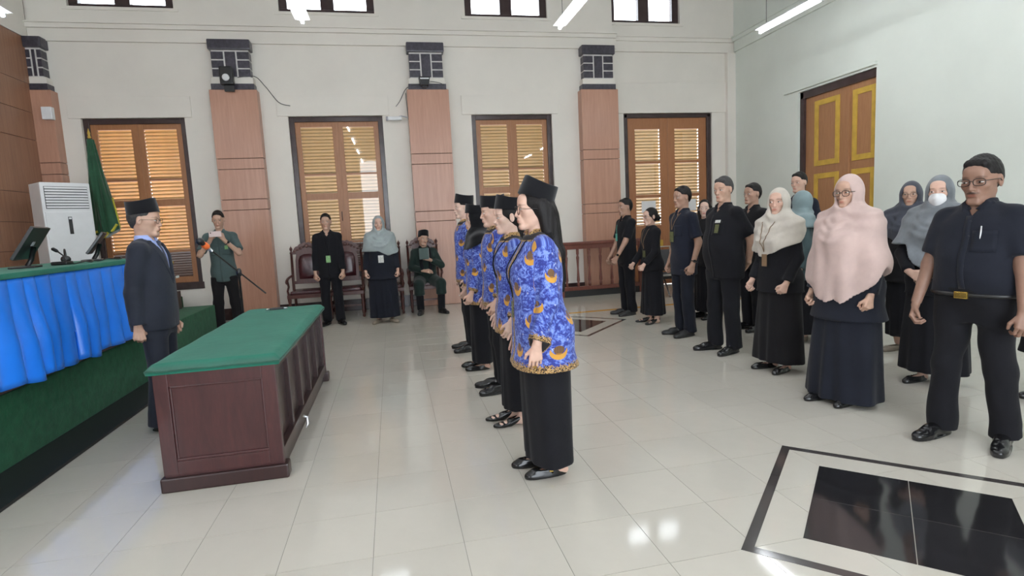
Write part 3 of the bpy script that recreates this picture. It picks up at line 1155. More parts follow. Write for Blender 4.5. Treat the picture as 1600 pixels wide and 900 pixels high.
P = [loft([(2.50, -.02, -.01, .040, .040, .040), (2.1, .00, -.02, .085, .075, .06), (1.5, .05, -.03, .15, .10, .08), (.98, .09, -.03, .19, .12, .10)], 0.01, 2.0, fold=flag_fold)]
P.append(cutfn((-.4, -.4, .5), (.5, .4, 1.7), lambda X, Y, Z: Z - (1.02 + .55 * np.abs(X - .02) + 0 * Y), 's', .004))
grow('cloth', P, 0.012, M['flag'], fl)
for (xa, za, xb, zb, y) in ((-.125, 1.14, -.03, 1.12, -.115), (.02, 1.03, .12, 1.10, -.145), (.12, 1.10, .235, 1.22, -.10)):
    MB().tube([(xa, y, za), ((xa + xb) / 2, y - .02, (za + zb) / 2 - .03), (xb, y, zb)], .020, 6).build('fringe', M['fringe'], fl)
MB().tube([(.20, -.06, 1.62), (.235, -.05, 1.30), (.245, -.05, 1.16)], .012, 6).build('fringe', M['fringe'], fl)

bx = empty('step_box', (-2.86, 5.85, sz), 0, 'low dark framed box with a green front standing on the stage end', 'box')
MB().box((-.17, -.10, 0), (.17, .14, .245), .006).build('frame', M['blackp'], bx)
MB().box((-.135, -.108, .02), (.135, -.098, .205), .003).build('green_front', M['carpet'], bx)


def screen(name, loc, rz, w, h, tilt, label, logo=True):
    e = empty(name, loc, rz, label, 'monitor')
    mm = MB().box((-w / 2, -.012, 0), (w / 2, .012, h), .005)
    R = Matrix.Translation((0, 0, .07)) @ Matrix.Rotation(tilt, 4, 'X')
    mm.xform(R).build('screen', M['blackp'], e)
    if logo:
        MB().box((-.035, .0125, h * .5 - .018), (.035, .0145, h * .5 + .018), .001).xform(R).build('maker_plate', M['grey_pl'], e)
    MB().tube([(0, .03, .012), (0, .06, .06), (0, .035 - math.sin(tilt) * .1, .16)], .018, 8).build('stand', M['blackp'], e)
    MB().box((-.11, -.06, 0), (.11, .10, .014), .005).build('foot', M['blackp'], e)
    return e


DZ = sz + .776
screen('monitor', (-2.62, 2.62, DZ), math.radians(-75), .46, .28, math.radians(-32), 'black monitor tipped back at the left end of the blue skirted desk')
screen('monitor', (-2.66, 3.70, DZ), math.radians(-70), .40, .24, math.radians(-36), 'black monitor beside the suited man on the blue skirted desk', False)
hp = empty('headphones', (-2.62, 3.22, DZ), math.radians(-60), 'black headphones standing on the desk between two monitors', 'headphones')
MB().tube([(.062 * math.cos(t), 0, .062 + .062 * math.sin(t)) for t in np.linspace(-0.5, math.pi + .5, 18)], .007, 8).build('band', M['blackp'], hp)
for s in (-1, 1):
    MB().lathe([(.004, -.012), (.030, -.010), (.034, .0), (.028, .012), (.004, .014)], n=14).xform(Matrix.Translation((s * .055, 0, .037)) @ Matrix.Rotation(math.pi / 2, 4, 'Y')).build('ear_cup', M['blackp'], hp)
dm = empty('desk_microphone', (-2.50, 2.92, DZ), math.radians(-90), 'small black desk microphone beside the left monitor', 'microphone')
MB().box((-.05, -.06, 0), (.05, .06, .028), .008).build('base', M['blackp'], dm)
MB().tube([(0, .03, .02), (0, .02, .07), (0, -.02, .11)], .006, 8).build('neck', M['blackp'], dm)
MB().tube([(0, -.018, .108), (0, -.03, .118), (0, -.055, .135), (0, -.062, .139)], [.008, .014, .014, .006], 10).build('head', M['blackp'], dm)
cb = MB()
r_ = random.Random(4)
pts = []
for k in range(26):
    t = k / 25
    pts.append((-2.36 + .035 * math.sin(9 * t) + .015 * math.sin(23 * t), 2.80 + .80 * t, DZ + .007 + .012 * abs(math.sin(11 * t))))
cb.tube(pts, .0055, 6)
tag(cb.build('cable', M['blackp']), 'black cable snaking along the green desk top', 'cable')


# ---- carved chairs along the back wall
def make_chair(label):
    r = empty('carved_chair', (0, 0, 0), 0, label, 'chair', 'carved chairs along the back wall')
    W_, D_ = .255, .24
    turned = [(.014, 0), (.024, .02), (.017, .05), (.026, .10), (.019, .15), (.028, .24), (.021, .30), (.030, .36), (.030, .40)]
    for s in (-1, 1):
        MB().lathe(turned, (s * W_, -D_, 0), 12).build('leg', M['chairwood'], r)
        MB().tube([(s * (W_ - .01), D_ + .05, 0), (s * (W_ - .01), D_ + .02, .2), (s * (W_ - .01), D_, .42)], [.020, .022, .026], 8).build('leg', M['chairwood'], r)
    f = MB()
    f.box((-W_ - .03, -D_ - .03, .385), (W_ + .03, -D_ + .02, .445), .006)
    f.box((-W_ - .03, -D_, .385), (-W_ + .02, D_ + .02, .445), .006)
    f.box((W_ - .02, -D_, .385), (W_ + .03, D_ + .02, .445), .006)
    f.box((-W_, D_ - .03, .385), (W_, D_ + .02, .445), .006)
    f.build('seat_frame', M['chairwood'], r)
    MB().box((-W_ + .012, -D_ + .0, .43), (W_ - .012, D_ - .01, .50), .028).build('seat', M['leather'], r)
    for s in (-1, 1):
        p = MB().tube([(s * W_, D_, .40), (s * W_, D_ + .02, .70), (s * W_, D_ + .06, 1.10)], [.026, .022, .020], 10)
        p.build('back_post', M['chairwood'], r)
        MB().lathe([(.020, 0), (.030, .012), (.014, .03), (.012, .045), (.026, .07), (.022, .095), (.006, .115), (.001, .14)], (s * W_, D_ + .06, 1.095), 12).build('finial', M['chairwood'], r)
    out = [(-.205, .62), (-.195, .98), (-.175, 1.10), (-.12, 1.13), (-.06, 1.15), (.06, 1.15), (.12, 1.13), (.175, 1.10), (.195, .98), (.205, .62)]
    lean = Matrix.Translation((0, D_ + .0, 0)) @ Matrix.Rotation(math.radians(-6), 4, 'X')

    def put(mm):
        for i, v in enumerate(mm.v):
            mm.v[i] = (v[0], v[1] + D_ + .01 + (v[2] - .5) * .085, v[2])
        return mm
    put(MB().prism(out, -.014, .014, 'y')).build('back_board', M['chairwood'], r)
    cush = MB()
    inn = [(-.15, .66), (-.155, .80), (-.15, .98), (-.12, 1.05), (-.05, 1.08), (.05, 1.08), (.12, 1.05), (.15, .98), (.155, .80), (.15, .66)]
    nn = len(inn)
    vs = [(x, -.016, z) for x, z in inn] + [(x * .93, -.040, .87 + (z - .87) * .93) for x, z in inn] + [(x * .6, -.055, .87 + (z - .87) * .6) for x, z in inn]
    fs = [(i, (i + 1) % nn, nn + (i + 1) % nn, nn + i) for i in range(nn)] + [(nn + i, nn + (i + 1) % nn, 2 * nn + (i + 1) % nn, 2 * nn + i) for i in range(nn)] + [tuple(2 * nn + i for i in range(nn))]
    put(cush.add(vs, fs, True)).build('backrest', M['leather'], r)
    crest = [(-.255, 1.08)]
    for k in range(25):
        t = k / 24
        xx = -.22 + .44 * t
        crest.append((xx, 1.15 + .115 * math.sin(math.pi * t) ** .8 + .016 * abs(math.sin(6 * math.pi * t))))
    crest.append((.255, 1.08))
    put(MB().prism(crest[::-1], -.016, .016, 'y')).build('crest', M['chairwood'], r)
    car = MB()
    for (xx, zz, rr) in ((0, 1.215, .034), (-.055, 1.205, .022), (.055, 1.205, .022), (-.10, 1.18, .026), (.10, 1.18, .026), (-.15, 1.155, .020), (.15, 1.155, .020), (-.20, 1.13, .022), (.20, 1.13, .022)):
        car.lathe([(rr, 0), (rr * .9, .010), (rr * .4, .018), (.001, .014)], n=9)
        car.xform(Matrix.Translation((xx, -.014, zz)) @ Matrix.Rotation(math.pi / 2, 4, 'X'), len(car.v) - 36)
    put(car).build('carving', M['chairwood'], r)
    put(MB().box((-W_, -.012, .58), (W_, .012, .63), .004)).build('back_rail', M['chairwood'], r)
    for s in (-1, 1):
        MB().tube([(s * W_, D_ + .02, .73), (s * (W_ + .025), .10, .715), (s * (W_ + .03), -.06, .70), (s * (W_ + .03), -.17, .675), (s * (W_ + .03), -.215, .65), (s * (W_ + .03), -.20, .625)], [.018, .020, .022, .022, .020, .012], 10).build('armrest', M['chairwood'], r)
        MB().tube([(s * (W_ + .01), -.20, .44), (s * (W_ + .035), -.15, .50), (s * (W_ + .02), -.10, .57), (s * (W_ + .03), -.13, .66)], [.022, .016, .018, .020], 10).build('arm_support', M['chairwood'], r)
    for s in (-1, 1):
        MB().box((s * W_ - .012, -D_, .16), (s * W_ + .012, D_ + .04, .19), .004).build('stretcher', M['chairwood'], r)
    MB().box((-W_, -.012, .16), (W_, .012, .19), .004).build('stretcher', M['chairwood'], r)
    return r


c0_ = make_chair('leftmost carved chair with maroon leather back beside the man in black')
c0_.location = (-1.25, 7.38, 0)
for x, lb in ((-.62, 'carved leather chair partly hidden behind the standing man in black'), (.03, 'carved chair behind the woman in the grey headscarf'), (.69, 'carved chair with the seated man in dark green')):
    c = dup(c0_, None, (x, 7.40, 0), 0)
    c['label'] = lb

# ---- turned railing
rl = empty('railing', (3.2, 7.5, 0), 0, 'red brown wooden railing with turned balusters before the pilaster', 'railing')
L_ = 1.55
MB().box((0, -.04, .965), (L_, .04, 1.02), .012).build('handrail', M['rail'], rl)
MB().box((0, -.022, .885), (L_, .022, .965), .004).build('upper_rail', M['rail'], rl)
MB().box((0, -.03, .12), (L_, .03, .19), .006).build('bottom_rail', M['rail'], rl)
MB().box((0.02, -.012, .0), (L_ - .02, .012, .12), .002).build('kick_board', M['kick'], rl)
for k in range(7):
    MB().lathe([(.026, 0), (.026, .06), (.018, .075), (.030, .12), (.024, .2), (.017, .34), (.025, .48), (.030, .54), (.017, .58), (.026, .61), (.026, .70)], (.09 + k * .222, 0, .19), 12).build('baluster', M['rail'], rl)
for xx in (.0, L_):
    MB().box((xx - .03, -.03, 0), (xx + .03, .03, .966), .006).build('post', M['rail'], rl)

# ---- waiting bench
bn = empty('waiting_bench', (5.45, 6.75, 0), 0, 'grey metal waiting bench with chrome frames behind the standing people', 'bench')
for k in range(3):
    x = -.56 + k * .56
    s = empty('seat_unit', (x, 0, 0), parent=bn)
    MB().box((-.245, -.25, .385), (.245, .19, .405), .006).build('seat_pan', M['bench'], s)
    b2 = MB().box((-.235, .19, .45), (.235, .205, .84), .004)
    b2.xform(Matrix.Translation((0, .0, 0)) @ Matrix.Rotation(math.radians(-8), 4, 'X'))
    b2.build('back_pan', M['bench'], s)
    MB().tube([(-.255, .26, .40), (-.255, .32, .86), (.255, .32, .86), (.255, .26, .40)], .014, 8).build('chrome_frame', M['metal'], s)
    MB().tube([(-.25, -.26, .395), (.25, -.26, .395)], .018, 8).build('front_bar', M['metal'], s)
MB().box((-.86, -.04, .30), (.86, .04, .36), .006).build('beam', M['blackp'], bn)
for s in (-1, 1):
    MB().tube([(s * .6, -.27, .01), (s * .6, -.20, .03), (s * .6, 0, .33), (s * .6, .20, .03), (s * .6, .27, .01)], .016, 8).build('leg', M['metal'], bn)

# ---- small things on walls
for (xx, lb, x0) in ((5.32, 'white paper notice taped to the left door leaf', 0), (6.22, 'white paper notice taped to the right door leaf', 0)):
    o = MB().box((xx - .155, YB2 + .054, 1.50), (xx + .155, YB2 + .056, 1.73)).build('paper_notice', M['paper'])
    tag(o, lb, 'notice', 'paper notices on the door')
o = MB().box((5.46, YB2 + .052, .80), (5.62, YB2 + .056, .93), .002).build('door_sign', M['gold'])
tag(o, 'small yellow plate fixed low on the back door', 'sign')

fd = empty('floodlight', (-2.24, 7.78, 4.0), 0, 'black floodlight with a round white lens on the second pilaster', 'floodlight')
MB().box((-.10, -.10, -.12), (.10, .03, .16), .02).build('housing', M['blackp'], fd)
MB().lathe([(.055, 0), (.055, .02), (.04, .026), (.001, .028)], n=18).xform(Matrix.Translation((.0, -.10, -.02)) @ Matrix.Rotation(math.pi / 2, 4, 'X')).build('lens', M['white'], fd)
MB().box((-.06, -.03, -.22), (.09, .02, -.12), .008).build('bracket', M['blackp'], fd)
fd2 = empty('floodlight', (.93, 7.78, 3.93), 0, 'small dark floodlight tilted down on the middle pilaster', 'floodlight')
MB().prism([(-.10, .08), (.10, .08), (.065, -.06), (-.065, -.06)], -.10, .04, 'y').build('housing', M['blackp'], fd2)
MB().box((-.075, -.106, .035), (.075, -.099, .055), .002).build('lens', M['white'], fd2)
MB().box((-.04, -.02, -.09), (.04, .03, -.05), .004).build('bracket', M['blackp'], fd2)


def wire(pts, label, r=.006):
    P_ = []
    pts = [Vector(p) for p in pts]
    for i in range(len(pts) - 1):
        a, b_, c_, d_ = pts[max(i - 1, 0)], pts[i], pts[i + 1], pts[min(i + 2, len(pts) - 1)]
        for k in range(6):
            t = k / 6
            P_.append(0.5 * (2 * b_ + (c_ - a) * t + (2 * a - 5 * b_ + 4 * c_ - d_) * t * t + (3 * b_ - a - 3 * c_ + d_) * t ** 3))
    P_.append(pts[-1])
    tag(MB().tube(P_, r, 6).build('cable', M['cable']), label, 'cable')


wire([(-2.1, 7.83, 4.02), (-1.86, 7.92, 4.06), (-1.72, 8.02, 3.92), (-1.53, 8.015, 3.66), (-1.35, 8.012, 3.60)], 'thin cable sagging from the floodlight on the second pilaster')
wire([(.42, 8.03, 3.58), (.5, 8.03, 3.68), (.6, 8.0, 3.86), (.72, 7.84, 3.90), (.85, 7.80, 3.90)], 'thin cable from the middle pilaster floodlight down left')
wire([(1.0, 7.8, 3.96), (1.22, 7.83, 3.93), (1.31, 7.90, 3.84), (1.335, 7.95, 3.6)], 'thin cable looping down the right edge of the middle pilaster', .005)
wire([(.60, 7.90, 3.78), (.61, 7.90, 3.5), (.62, 7.88, 3.32)], 'black cable down the left edge of the middle pilaster', .007)
cv = empty('security_camera', (.60, 7.88, 3.34), 0, 'small white security camera on the left of the middle pilaster', 'security camera')
m = MB().box((-.34, -.045, -.03), (-.10, .03, .035), .014)
m.build('housing', M['white'], cv)
MB().lathe([(.040, 0), (.040, .03), (.030, .035), (.001, .036)], n=16).xform(Matrix.Translation((-.335, -.01, 0)) @ Matrix.Rotation(-math.pi / 2, 4, 'Y')).build('lens', M['grey_pl'], cv)
MB().tube([(-.20, 0, .02), (-.10, 0, .045), (0, 0, .02)], .010, 8).build('bracket', M['grey_pl'], cv)
o = MB().box((-4.94, 7.76, 3.37), (-4.80, 7.85, 3.56), .008).build('junction_box', M['white'])
tag(o, 'white junction box on the corner pilaster above the air conditioner', 'box')
# ------------------------------------------------------------------ people
SKIN = {}


def skin_mat(c):
    if c not in SKIN:
        t = NT('skin')
        at = t.n('ShaderNodeAttribute', attribute_name='tint')
        v = t.coord()
        f = t.noise(v, 30, 4)
        sk = t.ramp(f, [(0.3, tuple(x * 0.93 for x in c)), (0.7, tuple(min(1, x * 1.06) for x in c))])
        t.base(t.mix(1.0, sk, at.outputs['Color'], 'MULTIPLY'), 0.48, 0, 0.4, Subsurface_Weight=0.08, Subsurface_Radius=(0.012, 0.005, 0.003))
        SKIN[c] = t.m
    return SKIN[c]


def unit(v):
    v = np.array(v, float)
    return v / max(np.linalg.norm(v), 1e-9)


def smooth01(x):
    x = np.clip(x, 0, 1)
    return x * x * (3 - 2 * x)


class Body:
    """joint positions of one standing or seated figure; it faces -y, its own left is +x"""

    def __init__(s, H, sex='m', w=1.0, belly=0.0, bust=0.0, head=(0, 0, 0), arms=None, feet=None, hs=None, head_fwd=0.0, lean=0.0, seat=None):
        s.H, s.sex, s.w, s.belly, s.bust = H, sex, w, belly, bust
        f = sex == 'f'
        s.hs = hs if hs else (0.99 if f else 1.03)
        dz = 0.0
        s.dz = dz
        s.neck = np.array((0, 0.018, 0.832 * H))
        s.headc = np.array((0, 0.0 - head_fwd, H - 0.113 * s.hs))
        s.hR = rot(*head)
        sx = (0.083 if f else 0.095) * H * (0.75 + 0.25 * w)
        s.sho = {1: np.array((sx, 0.012, 0.797 * H)), -1: np.array((-sx, 0.012, 0.797 * H))}
        s.ua, s.fa = 0.172 * H, 0.148 * H
        s.elb, s.wri, s.hand = {}, {}, {}
        arms = arms or {}
        for sd in (1, -1):
            a = arms.get(sd, arms.get(0, {}))
            a = dict(a)
            wr = a.get('w')
            if wr is None:
                wr = (sd * (0.100 + 0.040 * w) * H, a.get('fwd', -0.03) * 1.0, (0.803 - 0.172 - 0.138) * H)
            wr = np.array(wr, float)
            S0 = s.sho[sd]
            d = wr - S0
            L = np.linalg.norm(d)
            mx = (s.ua + s.fa) * 0.998
            if L > mx:
                wr = S0 + d / L * mx
                d = wr - S0
                L = mx
            hint = np.array(a.get('hint', (sd * 0.35, 0.9, 0)), float)
            u = d / L
            x = (s.ua ** 2 - s.fa ** 2 + L * L) / (2 * L)
            hh = math.sqrt(max(s.ua ** 2 - x * x, 0))
            pn = hint - u * (hint @ u)
            pn = unit(pn)
            s.elb[sd] = S0 + u * x + pn * hh
            s.wri[sd] = wr
            fd = unit(wr - s.elb[sd])
            hd = unit(a.get('d', fd))
            n = np.array(a.get('n', (sd * 1.0, 0.15, 0)), float)
            n = unit(n - hd * (n @ hd))
            s.hand[sd] = (hd, n, a.get('curl', 0.35))
        fx = 0.050 * H * (0.45 + 0.55 * w)
        s.hip = {sd: np.array((sd * fx, 0.0, 0.515 * H)) for sd in (1, -1)}
        s.knee, s.ank, s.toe = {}, {}, {}
        feet = feet or {}
        for sd in (1, -1):
            q = feet.get(sd, (sd * 0.085, 0.0, sd * 0.22))
            x, y, yaw = q[:3]
            lift = q[3] if len(q) > 3 else 0.0
            s.ank[sd] = np.array((x, y + 0.03, 0.085 + lift))
            s.toe[sd] = (x, y, yaw, lift)
            s.knee[sd] = (s.hip[sd] * 0.47 + s.ank[sd] * 0.53) + np.array((sd * 0.004, -0.018, 0))
        if seat:
            for sd in (1, -1):
                s.hip[sd] = np.array((sd * 0.09, 0.0, seat + 0.10))
                x, y, yaw = feet[sd][:3]
                s.knee[sd] = np.array((x * 0.95, y + 0.02, 0.47))

    def torso(s, m=0.0, zlo=None, zhi=None, flare=0.0):
        H, w = s.H, s.w
        f = s.sex == 'f'
        if not f:
            T = [(.45, .094, .058, .066), (.52, .100, .062, .072), (.60, .092, .064, .060), (.66, .092, .066, .058), (.72, .096, .066, .062),
                 (.77, .095, .062, .062), (.805, .076, .050, .054), (.825, .050, .040, .046), (.845, .034, .033, .036)]
        else:
            T = [(.45, .096, .060, .070), (.52, .104, .062, .078), (.60, .086, .058, .060), (.66, .080, .058, .054), (.72, .086, .062, .056),
                 (.77, .084, .057, .056), (.805, .066, .046, .050), (.825, .043, .037, .042), (.845, .031, .030, .033)]
        kn = []
        for (z, rx, rf, rb) in T:
            q = 0.5 + 0.5 * w if z > 0.79 else w
            b = s.belly * math.exp(-((z - 0.62) / 0.085) ** 2)
            b2 = s.bust * math.exp(-((z - 0.715) / 0.05) ** 2)
            fl = flare * max(0, (0.62 - z) / 0.17)
            kn.append((z * H, 0, 0.012, rx * H * q + m + b * 0.35 + fl, rf * H * (0.6 + 0.4 * q) + m + b + b2 + fl, rb * H * (0.6 + 0.4 * q) + m + fl))
        kn = np.array(kn)
        if zlo is not None and zlo < kn[0, 0]:
            k0 = kn[0].copy()
            k0[0] = zlo
            k0[3:] += flare * 0.8
            kn = np.vstack([k0, kn])
        return kn

    def yoke(s, m):
        H = s.H
        r = 0.030 * H
        return [rc((sd * 0.016 * H, 0.020, 0.829 * H), s.sho[sd] + np.array((0, 0, 0.002)), r * 0.70 + m, r * 0.90 + m, 0.03) for sd in (1, -1)]

    def head_prims(s, detail=True, ears=True):
        f = s.sex == 'f'
        j = 0.9 if f else 1.0
        P = [el((0, .022, .030), (.0735, .092, .083)),
             el((0, -.018, -.026), (.056 * (1.0 if f else 1.06), .063, .078), 0.03),
             rc((-.014 * j, -.0715, -.096), (.014 * j, -.0715, -.096), .0155, .0155, 0.020),
             rc((-.044 * j, .006, -.054), (-.015, -.056, -.096), .015, .013, 0.022),
             rc((.044 * j, .006, -.054), (.015, -.056, -.096), .015, .013, 0.022),
             el((-.038, -.050, -.018), (.021, .020, .018), 0.02), el((.038, -.050, -.018), (.021, .020, .018), 0.02)]
        if detail:
            P += [rc((-.036, -.070, .019), (.036, -.070, .019), .009, .009, 0.018),
                  el((0, -.060, .050), (.045, .022, .030), 0.03),
                  el((-.031, -.088, .000), (.018, .015, .0125), 0.012, 's'), el((.031, -.088, .000), (.018, .015, .0125), 0.012, 's'),
                  rc((0, -.079, .012), (0, -.0985, -.030), .0055, .0088, 0.009),
                  rc((0, -.095, -.034), (0, -.082, -.040), .0070, .0090, 0.008),
                  el((-.0130, -.0865, -.035), (.0085, .0105, .0078), 0.005), el((.0130, -.0865, -.035), (.0085, .0105, .0078), 0.005),
                  el((0, -.0745, -.064), (.026, .0185, .023), 0.014),
                  rc((-.015, -.0880, -.0590), (.015, -.0880, -.0590), .0050, .0050, 0.006), rc((-.012, -.0875, -.0685), (.012, -.0875, -.0685), .0062, .0062, 0.005),
                  rc((-.022, -.0935, -.0638), (.022, -.0935, -.0638), .0016, .0016, 0.004, 's'),
                  rc((-.012, -.0915, -.081), (.012, -.0915, -.081), .006, .006, 0.012, 's'),
                  el((-.031, -.0715, .0005), (.0155, .0115, .0100), 0.006), el((.031, -.0715, .0005), (.0155, .0115, .0100), 0.006)]
        for sd in ((1, -1) if ears else ()):
            P += [el((sd * .0775, .012, -.006), (.0085, .018, .031), 0.008), el((sd * .084, .004, -.002), (.006, .010, .018), 0.006, 's')]
        return xf(P, s.hR, s.headc, s.hs)

    def to_head(s, V):
        return (V - s.headc) @ s.hR / s.hs

    def hand_prims(s, sd):
        hd, n, c = s.hand[sd]
        k = 0.92 if s.sex == 'f' else 1.0
        k *= s.H / 1.66
        t = np.cross(hd, n) * (1 if sd > 0 else -1)          # towards the thumb
        o = s.wri[sd]

        def pt(u, v, w):
            return o + (t * u + n * v + hd * w) * k
        P = [rc(pt(0.0, 0, -.03), pt(0, 0, .018), .021 * k, .021 * k, 0.012, fl=None)]
        kn = [(.031, .086, .040, .024, .0092), (.0105, .092, .044, .028, .0095), (-.0105, .088, .041, .026, .0090), (-.030, .079, .031, .020, .0078)]
        for (u, w, l1, l2, r) in kn:
            P.append(rc(pt(u * .45, 0, .005), pt(u, .002, w), .0135 * k, .0105 * k, 0.010))
        P.append(rc(pt(.012, -.006, .018), pt(.030, -.010, .052), .0165 * k, .0145 * k, 0.012))
        for (u, w, l1, l2, r) in kn:
            p = pt(u, 0, w)
            a = 0.0
            for i, (L, q) in enumerate(((l1, 1.0), (l2, 1.25), (l2 * .8, 0.8))):
                a += c * q
                d = hd * math.cos(a) - n * math.sin(a) + t * u * 1.2 * (1 - min(a, 1))
                p2 = p + unit(d) * L * k
                P.append(rc(p, p2, (r - .0006 * i) * k, (r - .0006 * (i + 1)) * k, 0.003))
                p = p2
        a = 0.35 + 0.35 * min(c, 1.2)
        if c > .6:
            P.append(rc(pt(.022, -.020, .076), pt(-.024, -.020, .068), .0150 * k, .0125 * k, 0.008))
        p = pt(.030, -.008, .035)
        d1 = unit(t * 0.62 + hd * 0.75 - n * (0.2 + 0.3 * min(c, 1.2)))
        p2 = p + d1 * .040 * k
        d2 = unit(t * (0.35 - 0.5 * min(c, 1.2)) + hd * 0.85 - n * (0.25 + 0.45 * min(c, 1.2)))
        P += [rc(p, p2, .0125 * k, .0105 * k, 0.006), rc(p2, p2 + d2 * .030 * k, .0103 * k, .0080 * k, 0.003)]
        return P

    def arm_prims(s, m=0.0, k=0.02, upto=1.0, sides=(1, -1), cuff=None, flare=0.0, wide=1.0):
        """upto: 1 = to the wrist, <0.5 = ends on the upper arm"""
        H = s.H
        q = (0.85 if s.sex == 'f' else 1.0) * (0.7 + 0.3 * s.w) * wide
        P = []
        for sd in sides:
            S0, E, Wr = s.sho[sd], s.elb[sd], s.wri[sd]
            r0, r1, r2, r3 = .0285 * H * q + m, .0235 * H * q + m, .0230 * H * q + m, .0150 * H * q + m + flare
            if upto < 0.5:
                T = S0 + (E - S0) * (upto * 2)
                P.append(rc(S0, T, r0, r0 * 0.95 + flare, 0.03, flat1=True))
            else:
                P.append(rc(S0, E, r0, r1, 0.03))
                T = E + (Wr - E) * (upto * 2 - 1)
                P.append(rc(E, T, r2, r3, k, flat1=True))
        return P

    def neck_prims(s):
        f = s.sex == 'f'
        a = s.headc + s.hR @ np.array((0, .022, -.055)) * s.hs
        return [rc(a, s.neck, (.047 if f else .054) * (0.8 + 0.2 * s.w), (.049 if f else .058) * (0.8 + 0.2 * s.w), 0.02)]

    def leg_prims(s, m=0.0, hem=None, flare=0.0, k=0.03):
        H, q = s.H, 0.6 + 0.4 * s.w
        P = []
        for sd in (1, -1):
            Hp, Kn, An = s.hip[sd], s.knee[sd], s.ank[sd]
            P.append(rc(Hp, Kn, .050 * H * q + m, .034 * H * q + m, k))
            if hem is None:
                P += [rc(Kn, Kn * .65 + An * .35, .031 * H * q, .031 * H * q, 0.02), rc(Kn * .65 + An * .35, An, .031 * H * q, .022 * H * q, 0.02)]
            else:
                T = An + (An - Kn) * ((hem - An[2]) / (An[2] - Kn[2])) * -1 if abs(An[2] - Kn[2]) > 0.05 else An
                T = An + (Kn - An) * ((hem - An[2]) / (Kn[2] - An[2]))
                P.append(rc(Kn, T, .034 * H * q + m, .030 * H * q + m + flare, k, flat1=True))
        return P

    def foot_prims(s, shoe=0.0, sides=(1, -1)):
        P = []
        for sd in sides:
            x, y, yaw, lift = s.toe[sd]
            R = rot(yaw)
            q = 0.92 if s.sex == 'f' else 1.0
            L = [rc((0, .03, .045), (0, -.10, .026), .030 * q, .026 * q, 0.02), el((0, -.135, .022), (.036 * q, .055 * q, .020), 0.02),
                 el((0, .045, .030), (.030 * q, .036, .030), 0.02), rc((0, .03, .10), (0, .015, .05), .033 * q, .034 * q, 0.02)]
            P += xf(L, R, (x, y, lift), .90 if s.sex == 'f' else 1.0)
        return P


def make_body(b, root, skin, h, feet=False, legs=True, hair_c=(0.10, 0.08, 0.07), lips=(0.86, 0.58, 0.56), brow=0.45, stubble=0.0, mustache=False, zmul=7.0, ears=True):
    """one continuous mesh from crown to feet"""
    P = [loft(b.torso(-0.010), 0.02, zlo=.475 * b.H)] + b.yoke(-0.006) + b.neck_prims() + b.arm_prims(0.0) + b.leg_prims(-0.010)
    P += b.hand_prims(1) + b.hand_prims(-1)
    if feet:
        P += b.foot_prims()
    P += b.head_prims(ears=ears)
    if mustache:
        P += xf([rc((-.022, -.0865, -.0535), (0, -.0915, -.0475), .0042, .0058, 0.004), rc((.022, -.0865, -.0535), (0, -.0915, -.0475), .0042, .0058, 0.004)], b.hR, b.headc, b.hs)
    zf = [(b.headc[2] - 0.15, b.headc[2] + 0.15)]
    for sd in (1, -1):
        hd = b.hand[sd][0]
        e = b.wri[sd] + hd * 0.19
        zf.append((min(b.wri[sd][2], e[2]) - 0.03, max(b.wri[sd][2], e[2]) + 0.05))
    if feet:
        zf.append((0, 0.13))

    def col(V):
        q = b.to_head(V)
        x, y, z = np.abs(q[:, 0]), q[:, 1], q[:, 2]
        C = np.ones((len(V), 4), np.float32)

        def blend(m, c):
            m = (m * (q[:, 2] > -0.13) * (q[:, 2] < 0.15))[:, None]
            C[:, :3] = C[:, :3] * (1 - m) + np.array(c, np.float32) * m
        front = smooth01((-y - 0.045) / 0.02)
        lm = smooth01(1.6 - np.sqrt((x / .0215) ** 2 + ((z + .0640) / .0100) ** 2) * 1.25) * smooth01((-y - 0.070) / 0.006)
        blend(lm, lips)
        ar = .0205 + .0035 * np.cos((x - .030) / .016)
        bm = smooth01(1.7 - np.sqrt(((x - .033) / .020) ** 2 + ((z - ar) / .0048) ** 2) * 1.2) * front
        blend(bm * (1 - brow), tuple(c * 1.6 for c in hair_c))
        em = smooth01(1.5 - np.sqrt(((x - .034) / .0185) ** 2 + ((z - .0050) / .0042) ** 2) * 1.2) * smooth01((-y - 0.035) / 0.02)
        blend(em * 0.8, tuple(c * 2 for c in hair_c))
        ck = smooth01(1.3 - np.sqrt(((x - .038) / .024) ** 2 + ((z + .028) / .020) ** 2)) * front
        blend(ck * 0.35, (1.0, 0.86, 0.82))
        if stubble:
            sm = smooth01(1.4 - np.sqrt((x / .040) ** 2 + ((z + .075) / .034) ** 2) * 1.1) * front * (1 - lm)
            blend(sm * stubble, (0.45, 0.42, 0.42))
        if mustache:
            mm = smooth01(1.6 - np.sqrt((x / .026) ** 2 + ((z + .0505 + x * 0.15) / .0062) ** 2) * 1.2) * smooth01((-y - 0.068) / 0.006)
            blend(mm, (0.14, 0.13, 0.13))
        return C
    o = grow('body', P, h, skin_mat(skin), root, zfine=zf, zmul=zmul, col=col)
    return o


def head_obj(name, mb, b, root, mat):
    """MB given in the head frame -> part of the person"""
    M = Matrix([list(r) for r in b.hR]).to_4x4()
    M = Matrix.Translation(Vector(b.headc)) @ M @ Matrix.Scale(b.hs, 4)
    mb.xform(M)
    return mb.build(name, mat, root)


